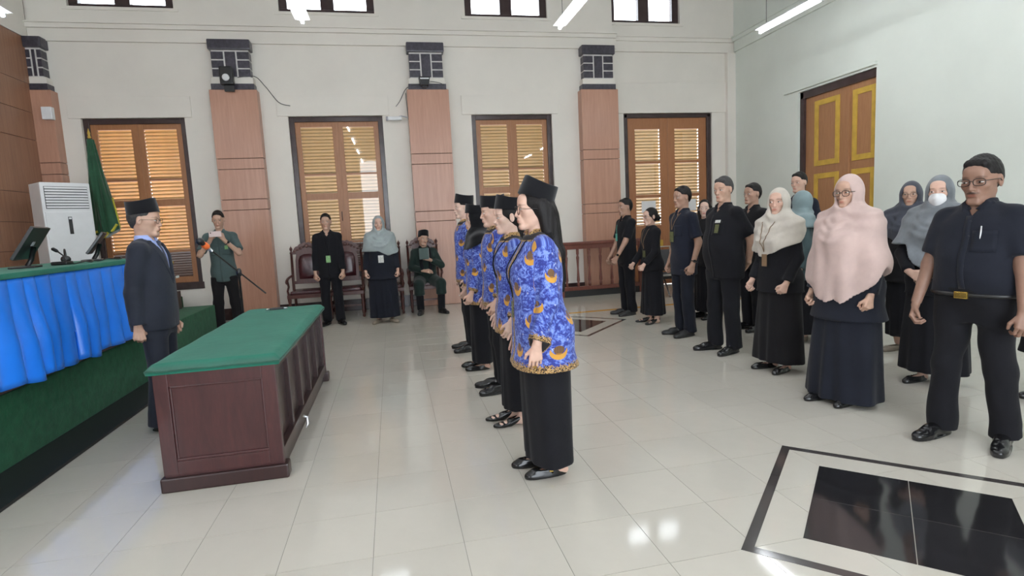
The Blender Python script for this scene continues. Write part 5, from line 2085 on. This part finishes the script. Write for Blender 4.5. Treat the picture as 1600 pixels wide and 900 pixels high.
def placket(b, r, S, z0, z1, mat, w=.016):
    vs, fs = [], []
    n = 18
    for k in range(n + 1):
        z = z0 + (z1 - z0) * k / n
        for xx in (-w, w):
            vs.append((xx, front_y(S, xx, z, .003) - .0022, z))
    for k in range(n):
        fs.append((2 * k, 2 * k + 1, 2 * k + 3, 2 * k + 2))
    o = MB().add(vs, fs, True).build('placket', mat, r)
    o.modifiers.new('thickness', 'SOLIDIFY').thickness = -.003


def pocket(b, r, S, x, z, mat, w=.055, h=.062):
    vs, fs = [], []
    n = 5
    for j in range(n + 1):
        for i in range(n + 1):
            xx = x + w * (i / n - .5) * 2
            zz = z + h * (j / n - .5) * 2
            vs.append((xx, front_y(S, xx, zz, .003) - .003, zz))
    for j in range(n):
        for i in range(n):
            p = j * (n + 1) + i
            fs.append((p, p + 1, p + n + 2, p + n + 1))
    o = MB().add(vs, fs, True).build('pocket', mat, r)
    o.modifiers.new('thickness', 'SOLIDIFY').thickness = -.003


def watch(b, r, sd, mat, f=0.86):
    E, Wp = b.elb[sd], b.wri[sd]
    d = unit(Wp - E)
    p = E + (Wp - E) * f
    n = b.hand[sd][1]
    n = unit(n - d * (n @ d))
    R = .0155 * b.H + .006
    t = np.cross(d, n)
    m = MB()
    pts = [tuple(p + (n * math.cos(a) + t * math.sin(a)) * R) for a in np.linspace(0, 2 * math.pi, 19)]
    m.tube(pts, .0055, 6, cap=False)
    o = m.build('watch', mat, r)
    c = p + n * (R + .003)
    MB().tube([tuple(c - n * .004), tuple(c + n * .005)], .017, 14).build('watch_face', M['dkglass'], o)


def common_man(label, x, y, rz, b, skin, shirt, trou, long=False, hem=.43, hair='short', hairm='hair', shoe='shoe', tuck=False, amp=.0045, **kw):
    r, hb, hc, rng = start(label, x, y, rz, b, skin, **kw)
    S = shirt_prims(b, hem=hem, long=long, flare=.004) + [folds(amp, rng, .3, 1.4), throat_cut(b)]
    grow('shirt', S, hc, M[shirt], r, smooth_it=1)
    grow('collar', collar_prims(b), min(hc, .006), M[shirt], r)
    grow('trousers', trouser_prims(b, top=hem + .045) + [folds(amp, rng, 0.05, 0.9)], hc, M[trou], r, smooth_it=1)
    if hair:
        add_hair(b, r, M[hairm], hair, max(hb, .0045))
    add_shoes(b, r, M[shoe], 'oxford', max(hb, .006))
    return r, hb, hc, rng, S


# ---- the official in a suit
b = Body(1.695, 'm', .98, belly=.015, head=(0, .10, 0), arms={0: {'fwd': .03, 'curl': 1.15, 'n': (0.9, .35, 0)}, -1: {'w': (-.205, .055, .815), 'curl': 1.15, 'n': (-.9, -.35, 0), 'hint': (-.35, .9, 0)}, 1: {'w': (.20, -.03, .815), 'curl': .9}})
r, hb, hc, rng = start('man in a dark suit and black cap standing between the stage and the green table', -1.59, 2.257, -D90, b, 'mid', brow=.35, hair_c=(.14, .13, .13))
V0, V1 = 1.09, 1.41
S = shirt_prims(b, m=.026, hem=.455, cuff=.97, flare=.014) + [folds(.0035, rng, .3, 1.4)]
S.append(cutfn((-.12, -.5, V0 - .05), (.12, 0.02, 1.6), lambda X, Y, Z: np.maximum(np.abs(X) - .072 * (Z - V0) / (V1 - V0), Y - 0.0), 's', .003))
S.append(cutfn((-.02, -.5, .6), (.02, 0, .92), lambda X, Y, Z: np.maximum(np.abs(X) - .05 * np.clip((.90 - Z), 0, 1) * .4, Y - 0.0), 's', .004))
grow('jacket', S, .0075, M['suit'], r, smooth_it=1)
wv = lambda Z: .072 * (Z - V0) / (V1 - V0)
L = [loft(b.torso(.031), .02, 2.3, zhi=.842 * b.H)] + b.yoke(.022)
L.append(cutfn((-.5, -.5, .6), (.5, .5, 1.7), lambda X, Y, Z: -np.maximum(np.maximum(np.abs(X) - wv(Z) - .058 * np.clip((Z - V0) / .22, 0, 1) * np.clip((1.46 - Z) / .08, 0.25, 1), wv(Z) - .003 - np.abs(X)), np.maximum(np.maximum(Y - .01, V0 + .01 - Z), Z - 1.43)), 's', .003))
grow('lapel', L, .006, M['suit'], r)
P = [loft(b.torso(.012), .02, 2.3, zlo=1.0, zhi=.842 * b.H)] + b.yoke(.006)
grow('shirt', P, .008, M['shirtblue'], r)
grow('collar', collar_prims(b, .010, .045), .0045, M['shirtblue'], r)
m = MB()
pts = [(0, front_y(P, 0, z) - .006, z) for z in np.linspace(1.40, 1.04, 10)]
vs, fs = [], []
for i, p in enumerate(pts):
    w = .020 if i == 0 else .014 + .020 * i / 9
    vs += [(-w, p[1] + .004, p[2]), (0, p[1] - .004, p[2]), (w, p[1] + .004, p[2])]
for i in range(len(pts) - 1):
    fs += [(3 * i, 3 * i + 1, 3 * i + 4, 3 * i + 3), (3 * i + 1, 3 * i + 2, 3 * i + 5, 3 * i + 4)]
m.add(vs, fs, True)
m.box((-.019, pts[0][1] - .008, 1.385), (.019, pts[0][1] + .012, 1.425), .006)
o = m.build('tie', M['tie'], r)
grow('trousers', trouser_prims(b, top=.53, flare=.024), .009, M['suit'], r, smooth_it=1)
add_hair(b, r, M['hair_g'], 'low', .0045, under_cap=True)
add_peci(b, r, M['velvet'], tilt=.22, z=.044, h=.098)
add_glasses(b, r, M['wire_frame'], .0016)
add_shoes(b, r, M['shoe'])
y_ = front_y(S, .085, 1.27)
MB().lathe([(.013, 0), (.013, .003), (.004, .005)], n=10).xform(Matrix.Translation((.095, y_ - .002, 1.25)) @ Matrix.Rotation(math.pi / 2, 4, 'X')).build('lapel_pin', M['goldm'], r)
card_fit(b, r, S, .105, 1.14, (.065, .018), M['b_white'], 'name_plate')
pf = MB()
pf.box((-.225, -.075, .965), (-.205, .035, .985), .004)


# ---- the row in blue uniforms
def uniformed(label, x, y, b, skin, hem, women, arms_cuff=.95, capkw=None, hair=None, shoes='oxford', skirt_hem=.05, flare=.02, glass=None, scarf=False, **kw):
    r, hb, hc, rng = start(label, x, y, D90, b, skin, **kw)
    r['group'] = 'people lined up in blue patterned uniforms'
    S = shirt_prims(b, m=.020, hem=hem, cuff=arms_cuff, flare=flare) + [folds(.0045, rng, .3, 1.4)]
    grow('tunic', S, min(hc, .009), M['batik'], r, smooth_it=1, uv=batik_uv(b, hem, arms_cuff))
    grow('collar', collar_prims(b, .010, .036), .005, M['batik'], r, uv=lambda V: np.stack([np.arctan2(V[:, 0], -V[:, 1]) * .06, V[:, 2], np.full(len(V), .8)], 1))
    if women:
        grow('skirt', skirt_prims(b, hem=skirt_hem, flare=kw.get('sf', -.012) if False else -.008, rng=rng, amp=.006, top=hem + .06), hc, M['black'], r, smooth_it=1)
    else:
        grow('trousers', trouser_prims(b, top=hem + .045), hc, M['black'], r, smooth_it=1)
    if hair:
        add_hair(b, r, M['hair'], hair, max(.0052, hb), under_cap=hair in ('low',))
    if scarf:
        grow('headscarf', hijab_prims(b, lambda X, Y: .785 * b.H - .06 * np.clip(-Y / .12, 0, 1) + 0 * X, m=.026, rng=rng, amp=.003, wrap=.05, swags=0), .006, M['velvet'], r, smooth_it=1)
    add_peci(b, r, M['velvet'], **(capkw or {}))
    add_shoes(b, r, M['shoe'], shoes, max(hb, .005))
    return r, S


b = Body(1.605, 'f', 1.26, bust=.030, belly=.025, head=(0, .02, 0), arms={0: {'fwd': -.075, 'curl': .42, 'n': (1, -.15, 0), 'd': (.0, -.12, -1)}, -1: {'fwd': -.05, 'n': (-1, .2, 0)}}, feet={1: (.075, .045, .05), -1: (-.075, .005, -.05)})
r, S = uniformed('nearest woman in blue uniform with long loose black hair and round glasses', .945, .601, b, 'light', .395, True, capkw=dict(tilt=.42, z=.050, y=.016, h=.100), hair='long', shoes='flat', skirt_hem=.055, flare=.028, feet=True, ears=False, lips=(.80, .48, .46))
add_glasses(b, r, M['lens_frame'], .0016, .026, .024, True, -.006)
o = MB().tube([tuple(b.wri[1] + b.hand[1][0] * .115 + b.hand[1][1] * (.004 + .014 * math.cos(a)) + np.array((0, -.002 - .012 * math.sin(a), 0))) for a in np.linspace(0, 6.28, 13)], .0022, 6, cap=False).build('ring', M['goldm'], r)
for sd in (1, -1):
    x, y, yaw, _l = b.toe[sd]
    m = MB().tube([(-.036, -.03, .03), (-.028, -.036, .056), (0, -.042, .070), (.028, -.038, .056), (.036, -.03, .03)], .007, 8)
    Rm = Matrix.Translation((x, y, 0)) @ Matrix.Rotation(yaw, 4, 'Z')
    so = m.xform(Rm).build('shoe_strap', M['shoe'], r)
    MB().box((.024, -.050, .038), (.040, -.028, .062), .003).xform(Rm).build('buckle', M['goldm'], so)
lanyard(b, r, S, .95, M['black'], M['b_olive'], (.03, .09))

b = Body(1.575, 'f', .95, bust=.018, head=(0, .06, 0), arms={0: {'fwd': -.05, 'curl': .5}}, feet={1: (.07, -.01, .04), -1: (-.07, -.04, -.04)})
r, S = uniformed('second woman in blue uniform with pinned back hair and high heeled pumps', .975, 1.432, b, 'fair', .425, True, capkw=dict(tilt=.20, z=.048, h=.095), hair='lowbun', shoes='pump', skirt_hem=.075, feet=True, lips=(.80, .44, .44))
lanyard(b, r, S, .98, M['black'], M['b_olive'], (.03, .09))

b = Body(1.635, 'm', .92, head=(0, .10, 0), arms={0: {'fwd': -.04, 'curl': .6}})
r, S = uniformed('man in blue uniform standing third from the camera in the row', 1.015, 2.251, b, 'light', .455, False, capkw=dict(tilt=.06, z=.044, h=.092), hair='low')

b = Body(1.585, 'f', 1.0, bust=.03, belly=.015, head=(0, .08, 0), arms={0: {'fwd': -.11, 'curl': .7, 'n': (1, .3, 0)}}, feet={1: (.075, -.01, .04), -1: (-.075, -.03, -.04)})
r, S = uniformed('woman in blue uniform with a black headscarf and no hair showing', .985, 3.051, b, 'light', .415, True, hair=None, scarf=True, capkw=dict(tilt=.14, z=.062, h=.085, wide=1.06), shoes='flat', skirt_hem=.045, ears=False, feet=True)

b = Body(1.735, 'm', .95, head=(0, .03, 0), arms={0: {'fwd': -.02, 'curl': .6}})
r, S = uniformed('farthest and tallest man in blue uniform, at the head of the row', .985, 3.92, b, 'fair', .455, False, capkw=dict(tilt=.16, z=.046, h=.095), hair='low')

# ---- photographer and the three by the back wall
b = Body(1.80, 'm', .86, head=(0, .20, 0), arms={1: {'w': (.090, -.25, 1.39), 'hint': (.75, .2, -1), 'd': (-.45, -.25, .8), 'n': (.5, -.8, .2), 'curl': .75}, -1: {'w': (-.090, -.25, 1.385), 'hint': (-.75, .2, -1), 'd': (.45, -.25, .8), 'n': (-.5, -.8, .2), 'curl': .75}}, feet={1: (.13, 0, .3), -1: (-.13, 0, -.3)})
r, hb, hc, rng, S = common_man('photographer in a grey green short sleeved uniform shirt holding up a phone', -2.24, 6.42, .10, b, 'mid', 'green', 'black2', hem=.44)
watch(b, r, 1, M['blackp'], .80)
pocket(b, r, S, .075, 1.24, M['green'])
pocket(b, r, S, -.075, 1.24, M['green'])
placket(b, r, S, .80, 1.38, M['green'])
card_fit(b, r, S, .085, 1.285, (.045, .055), M['b_green'])
o = MB().box((-.068, 0, 0), (.068, .010, .072), .004)
o.build('sleeve_patch', M['b_green'], r) if False else None
ph = empty('phone', (-2.24, 6.42, 0), .10, 'pale pink phone held sideways by the photographer', 'phone')
MB().box((-.078, -.345, 1.44), (.078, -.335, 1.517), .004).build('case', M['pinkphone'], ph)
m = MB()
m.lathe([(.008, 0), (.008, .003), (.001, .004)], n=10).xform(Matrix.Translation((-.055, -.345, 1.495)) @ Matrix.Rotation(math.pi / 2, 4, 'X')).build('camera_lens', M['dkglass'], ph)

b = Body(1.70, 'm', .90, head=(0, .03, 0), arms={1: {'w': (.20, -.10, .80), 'curl': .9, 'n': (.9, -.5, 0)}, -1: {'w': (-.215, -.06, .78), 'curl': .9, 'n': (-.9, -.5, 0)}}, feet={1: (.10, 0, .35), -1: (-.10, 0, -.35)})
r, hb, hc, rng, S = common_man('man in a black long sleeved shirt with a green badge before the carved chairs', -.79, 6.62, .03, b, 'mid', 'black', 'black', long=True, hem=.43)
lanyard(b, r, S, 1.02, M['black2'], M['b_green'], (.065, .105))
placket(b, r, S, .76, 1.36, M['black'])


def jacket_woman(label, x, y, rz, b, skin, jacket, skirt, hem, scarf=None, hemfn=None, skirt_hem=.05, flare=.02, hair=None, shoes='flat', shoe='shoe', amp=.006, sflare=.01, cape=.036, **kw):
    r, hb, hc, rng = start(label, x, y, rz, b, skin, ears=scarf is None, **kw)
    S = shirt_prims(b, m=.020, hem=hem, cuff=.96, flare=flare) + [folds(.004, rng, .3, 1.4)]
    grow('jacket', S, hc, M[jacket], r, smooth_it=1)
    grow('skirt', skirt_prims(b, hem=skirt_hem, flare=sflare, rng=rng, amp=.011, top=hem + .06), hc, M[skirt], r, smooth_it=1)
    H_ = S
    if scarf:
        H_ = hijab_prims(b, hemfn, m=cape, rng=rng, amp=amp, flare=flare * .8 if cape > .03 else 0)
        grow('headscarf', H_, min(hc * .85, .0092), M[scarf], r, smooth_it=2)
    else:
        grow('collar', collar_prims(b, .008, .020), min(hc, .006), M[jacket], r)
    if hair:
        add_hair(b, r, M['hair'], hair, max(hb, .0045))
    if shoes:
        add_shoes(b, r, M[shoe], shoes, max(hb, .005))
    return r, hb, hc, rng, S, H_


hand_down = {0: {'fwd': -.05, 'curl': .85, 'n': (.95, -.35, 0)}, -1: {'fwd': -.05, 'curl': .85, 'n': (-.95, -.35, 0)}}
b = Body(1.63, 'f', 1.16, bust=.03, belly=.03, head=(0, .02, 0), arms=hand_down, feet={1: (.10, -.02, .5), -1: (-.10, -.02, -.5)})
r, hb, hc, rng, S, Hj = jacket_woman('woman in a sage grey headscarf and long black skirt facing the camera', -.005, 6.42, 0.0, b, 'light', 'navy', 'navy', .41, 's_sage', lambda X, Y: 1.10 - .07 * np.clip((X + .02) / .12, 0, 1) * np.clip(-Y / .1, 0, 1) + 0 * Y, .05, shoes='flat', shoe='shoe_t', amp=.004, cape=.030)
lanyard(b, r, S, .985, M['black2'], M['b_white'], (.08, .11))

# the seated man: torso lowered onto the seat after growing
SEAT = .315
b = Body(1.66, 'm', 1.02, belly=.03, head=(0.25, -.02, .16), arms={1: {'w': (.06, -.235, 1.20), 'hint': (.8, .1, -.7), 'd': (-.75, -.15, .35), 'n': (.25, -.9, .1), 'curl': .8}, -1: {'w': (-.05, -.25, 1.02), 'hint': (-.8, .2, -.5), 'd': (.8, -.3, -.1), 'n': (-.1, -.7, .6), 'curl': .5}},
         feet={1: (.19, -.40, .35, SEAT), -1: (-.15, -.36, -.25, SEAT)}, seat=None)
for sd in (1, -1):
    x_, y_ = b.toe[sd][:2]
    b.hip[sd] = np.array((sd * .095, -.02, .515 * b.H))
    b.knee[sd] = np.array((x_ * 1.05, y_ - .02, .49 + SEAT))
r, hb, hc, rng = start('seated man in dark green with a black cap holding a book to his chest', .70, 7.30, .05, b, 'mid', mustache=True)
S = shirt_prims(b, m=.026, hem=.475, cuff=.93) + [folds(.006, rng, .3, 1.4)]
for sd in (1, -1):
    S.append(rc(b.hip[sd], b.knee[sd] + np.array((0, .03, 0)), .105, .088, .05))
    S.append(rc(b.knee[sd] + np.array((0, .03, 0)), b.knee[sd] + np.array((0, .03, -.18)), .082, .088, .03, flat1=True))
grow('tunic', S, hc, M['darkgreen'], r, smooth_it=1)
for sd in (1, -1):
    P = []
    P.append(rc(b.knee[sd] + np.array((0, .02, -.10)), b.ank[sd] + np.array((0, 0, -.02)), .064, .060, .03, flat1=True))
    grow('trouser_leg', P, hc, M['black'], r)
grow('collar', collar_prims(b), .006, M['darkgreen'], r)
m = MB()
for sd in (1, -1):
    pts = [(sd * .075 * (1 if k else .8), front_y(S, sd * .075, z) - .005 if k else b.neck[1], z) for k, z in enumerate(np.linspace(1.41, 1.02, 8))]
    m.tube(pts, [.030] * 8, 8)
m.build('shawl', M['black'], r)
add_hair(b, r, M['hair'], 'low', .005, under_cap=True)
add_peci(b, r, M['velvet'], tilt=.10, z=.046)
add_shoes(b, r, M['shoe_m'])
for c in r.children:
    c.location.z -= SEAT
bk = empty('book', (.70, 7.30, -SEAT + .0), .05, 'dark green book held against the chest of the seated man', 'book')
bk.location.z = 0
MB().box((-.115, -.285, 1.215 - SEAT), (.045, -.255, 1.40 - SEAT), .004).build('cover', M['book'], bk)
MB().box((-.110, -.280, 1.219 - SEAT), (.048, -.260, 1.396 - SEAT), .002).build('pages', M['paper'], bk)

# ---- the right-hand group, front line from the far end to the near end
armd = lambda c=.7, f=-.05: {0: {'fwd': f, 'curl': c, 'n': (.95, -.3, 0)}, -1: {'fwd': f, 'curl': c, 'n': (-.95, -.3, 0)}}
b = Body(1.685, 'm', .93, head=(0, .02, 0), arms={1: {'w': (.12, -.22, .86), 'curl': .9, 'n': (.8, -.6, .1), 'd': (-.25, -.4, -.85)}, -1: {'w': (-.12, -.20, .86), 'curl': .9, 'n': (-.8, -.6, .1)}})
r, hb, hc, rng, S = common_man('man in a black short sleeved shirt with a teal badge before the railing', 3.50, 5.257, D90 + .1, b, 'tan', 'black', 'black', hem=.44, shoe='shoe_m', stubble=.5)
card_fit(b, r, S, -.07, 1.14, (.05, .11), M['b_teal'])
watch(b, r, 1, M['goldm'])
m = MB().tube([(-.07, front_y(S, -.07, z) - .004, z) for z in (1.20, 1.26, 1.32)], .004, 6).build('badge_cord', M['b_teal'], r)

b = Body(1.525, 'f', .92, bust=.015, head=(0, .04, 0), arms={1: {'w': (.14, -.19, .80), 'curl': 1.2, 'n': (.9, -.3, .1), 'd': (-.15, -.5, -.8)}, -1: {'w': (-.10, -.21, .80), 'curl': 1.1}})
r, hb, hc, rng, S, Hj = jacket_woman('small woman in a black suit with hair in a bun and thin glasses', 3.52, 4.50, D90 + .1, b, 'light', 'black', 'black', .46, hair='bun', shoes='pump', shoe='shoe_m', skirt_hem=.075, feet=True, sflare=.03)
add_glasses(b, r, M['wire_frame'], .0016)
lanyard(b, r, S, .93, M['b_tan'], M['b_olive'], (.06, .09))

b = Body(1.735, 'm', .95, head=(0, .06, 0), arms=armd(.9, -.03))
r, hb, hc, rng, S = common_man('lean man in a navy short sleeved uniform with an olive badge and wrist watch', 3.49, 3.606, D90 + .08, b, 'tan', 'navy2', 'navy', hem=.415, shoe='shoe_m')
lanyard(b, r, S, 1.17, M['b_tan'], M['b_olive'], (.075, .12), x=-.03)
watch(b, r, 1, M['blackp'])
pocket(b, r, S, .07, 1.24, M['navy2'])

b = Body(1.765, 'm', 1.17, belly=.055, head=(.25, .10, 0), arms={1: {'w': (.13, .19, .90), 'hint': (1, .6, 0), 'd': (-.8, .25, -.4), 'n': (.3, .9, 0), 'curl': .8}, -1: {'w': (-.11, .20, .88), 'hint': (-1, .6, 0), 'd': (.8, .2, -.4), 'n': (-.3, .9, 0), 'curl': .8}}, feet={1: (.12, 0, .25), -1: (-.12, -.04, -.2)})
r, hb, hc, rng, S = common_man('heavily built man in a black short sleeved shirt with hands behind his back', 3.455, 2.722, D90 + .12, b, 'mid', 'black', 'black', hem=.43, amp=.006, hairm='hair_g')
placket(b, r, S, .78, 1.40, M['black'])
pocket(b, r, S, .085, 1.27, M['black'], .06, .065)
y_ = front_y(S, .085, 1.30)
card_fit(b, r, S, .085, 1.335, (.075, .03), M['b_white'], 'name_plate')
card_fit(b, r, S, .085, 1.265, (.055, .085), M['b_olive'])

b = Body(1.60, 'f', 1.08, bust=.03, head=(.42, .02, 0), arms={1: {'w': (.185, -.10, .80), 'curl': 1.2, 'n': (.95, -.2, 0)}, -1: {'w': (-.19, -.11, .80), 'curl': .9}})
r, hb, hc, rng, S, Hj = jacket_woman('woman in a cream headscarf with a tan badge, face turned to the camera', 3.47, 1.917, D90 + .15, b, 'light', 'black', 'black2', .44, 's_cream', lambda X, Y: 1.14 - .24 * np.clip(-Y / .22, 0, 1) * np.clip(.8 - X * 2.4, .2, 1) + .1 * np.clip(Y / .1, 0, 1), .055, shoes='flat', sflare=.045, feet=True)
lanyard(b, r, Hj, .99, M['b_tan'], M['b_tan'], (.055, .105), x=-.02)

b = Body(1.635, 'f', 1.22, bust=.04, belly=.035, head=(.16, .10, 0), arms={1: {'w': (.225, -.06, .80), 'curl': 1.1, 'n': (.95, -.2, 0)}, -1: {'w': (-.22, -.08, .80), 'curl': .9}}, feet={1: (.09, -.05, .1), -1: (-.09, -.09, -.1)})
r, hb, hc, rng, S, Hj = jacket_woman('woman in a long dusty pink headscarf and dark glasses', 3.37, 1.048, D90 + .16, b, 'mid', 'navy', 'navy', .375, 's_pink', lambda X, Y: 1.00 - .30 * np.clip((-Y - .01) / .17, 0, 1) - .08 * np.clip(Y / .1, 0, 1) , .02, shoes='flat', sflare=.05, flare=.03, amp=.006)
add_glasses(b, r, M['lens_frame'], .0022, .025, .020, False, -.004)
o = MB()
for k in range(3):
    E, Wp = b.elb[1], b.wri[1]
    p = E + (Wp - E) * (.80 + k * .05)
    o.lathe([(.006, 0), (.006, .004), (.001, .005)], n=8).xform(Matrix.Translation(tuple(p + np.array((.048, .004, 0)))) @ Matrix.Rotation(math.pi / 2, 4, 'Y'), len(o.v) - 24)
o.build('cuff_buttons', M['blackp'], r)

b = Body(1.655, 'm', 1.20, belly=.045, head=(.05, .10, 0), hs=1.14, arms={1: {'w': (.275, -.10, .79), 'curl': .75, 'n': (.75, -.65, 0), 'hint': (.7, .8, 0)}, -1: {'w': (-.26, -.12, .79), 'curl': .8, 'n': (-.85, -.5, 0), 'hint': (-.7, .8, 0)}}, feet={1: (.15, .03, .35), -1: (-.13, -.07, -.05)})
r, hb, hc, rng, S = common_man('moustached man in glasses and a navy short sleeved shirt at the right edge', 3.47, .207, D90 + .22, b, 'dark', 'navy', 'black', hem=.535, amp=.006, mustache=True)
add_glasses(b, r, M['lens_frame'], .0019, .026, .017, False, .0)
placket(b, r, S, .92, 1.33, M['navy'])
buttons(b, r, S, .97, 1.30, 5, M['blackp'])
pocket(b, r, S, .085, 1.19, M['navy'], .055, .06)
y_ = front_y(S, .07, 1.25)
MB().tube([(.068, y_ - .008, 1.20), (.072, y_ - .008, 1.275)], .004, 8).build('pen', M['white'], r)
Pt = trouser_prims(b, top=.58)
zb = .885
m = MB()
ring = []
kn = b.torso(.014)
q = [float(np.interp(zb, kn[:, 0], kn[:, j])) for j in range(1, 6)]
for a in np.linspace(0, 2 * math.pi, 41):
    x_, y_ = math.sin(a), -math.cos(a)
    ring.append((q[2] * math.copysign(abs(x_) ** .9, x_), q[1] + (q[3] if y_ < 0 else q[4]) * math.copysign(abs(y_) ** .9, y_), zb))
m.tube(ring, .013, 8, cap=False)
bl = m.build('belt', M['blackp'], r)
MB().box((-.034, q[1] - q[3] - .026, zb - .020), (.034, q[1] - q[3] - .012, zb + .020), .004).build('buckle', M['goldm'], bl)

# ---- the right-hand group, second line
b = Body(1.60, 'f', .92, bust=.02, head=(.75, .02, 0), arms=armd(.7))
r, hb, hc, rng, S, Hj = jacket_woman('long haired woman in black looking out from behind the heavily built man', 4.30, 4.473, D90 + .2, b, 'fair', 'black2', 'black', .45, hair='mid', shoes='oxford', skirt_hem=.06, lips=(.78, .40, .40))

b = Body(1.735, 'm', .98, head=(0, -.02, 0), arms=armd(.8))
r, hb, hc, rng, S = common_man('man in a black shirt behind the heavily built man', 4.35, 3.529, D90 + .15, b, 'tan', 'black2', 'black', hem=.43)

b = Body(1.60, 'f', 1.05, bust=.02, head=(-.9, .0, 0), arms=armd(.7))
r, hb, hc, rng, S, Hj = jacket_woman('woman in a blue grey headscarf and teal jacket turned away', 4.45, 2.84, D90 - .5, b, 'light', 'teal', 'black', .42, 's_teal', lambda X, Y: 1.22 + 0 * X + 0 * Y, .06, shoes='flat', shoe='shoe_t', sflare=.05)

b = Body(1.85, 'm', 1.0, head=(.15, .05, 0), arms=armd(.8))
r, hb, hc, rng, S = common_man('tall man with short black hair standing before the brown door', 5.05, 3.62, D90 + .2, b, 'light', 'navy2', 'black', hem=.43)

b = Body(1.66, 'm', 1.05, head=(0, .05, 0), arms=armd(.8))
r, hb, hc, rng, S = common_man('person in dark green mostly hidden behind the pink headscarf', 4.72, 2.47, D90 + .1, b, 'mid', 'darkgreen', 'black', hem=.43)

b = Body(1.615, 'f', 1.08, bust=.03, head=(.30, .03, 0), arms=armd(.8))
r, hb, hc, rng, S, Hj = jacket_woman('woman in a slate headscarf and glasses behind the pink scarf', 4.96, 2.02, D90 + .3, b, 'mid', 'black2', 'black', .42, 's_slate', lambda X, Y: 1.02 + .12 * np.clip(np.abs(X) / .2, 0, 1) + 0 * Y, .09, shoes='flat', shoe='shoe_t', sflare=-.01)
add_glasses(b, r, M['wire_frame'], .0018)

b = Body(1.61, 'f', 1.10, bust=.03, head=(.22, .05, 0), arms={1: {'w': (.075, -.235, .885), 'hint': (.9, .5, -.2), 'd': (-.85, -.2, -.35), 'n': (.2, -.9, .35), 'curl': .45}, -1: {'w': (-.085, -.225, .895), 'hint': (-.9, .5, -.2), 'd': (.85, -.25, -.35), 'n': (-.2, -.9, .35), 'curl': .45}})
r, hb, hc, rng, S, Hj = jacket_woman('woman in a grey headscarf and white face mask with clasped hands', 4.27, 1.142, D90 + .32, b, 'light', 'black', 'black', .44, 's_grey', lambda X, Y: 1.10 - .24 * np.clip(-Y / .16, 0, 1) * np.clip(1.1 - np.abs(X + .02) / .13, 0, 1) + 0 * Y, .06, shoes='flat', sflare=.04, feet=True)
K = [el((0, -.064, -.056), (.057, .044, .054), 0.01), rc((0, -.094, -.018), (0, -.102, -.05), .009, .010, .03), rc((0, -.102, -.05), (0, -.080, -.100), .010, .010, .03)]
K.append(cutfn((-.2, -.3, -.3), (.2, .2, .2), lambda X, Y, Z: -np.maximum(np.maximum(Z + .012 + 2.2 * X * X, -.108 - Z), Y + .030 + 0 * X), 's', .003))
grow('face_mask', xf(K, b.hR, b.headc, b.hs), .0045, M['mask'], r)

b = Body(1.55, 'f', 1.1, bust=.02, head=(.2, .05, 0), arms={0: {'fwd': -.10, 'curl': .8}})
r, hb, hc, rng, S, Hj = jacket_woman('person in a black dress cut off by the right edge of the view', 4.66, .56, D90 + .2, b, 'mid', 'black', 'black', .45, 's_slate', lambda X, Y: 1.10 + 0 * X + 0 * Y, .20, shoes='oxford', sflare=.03)
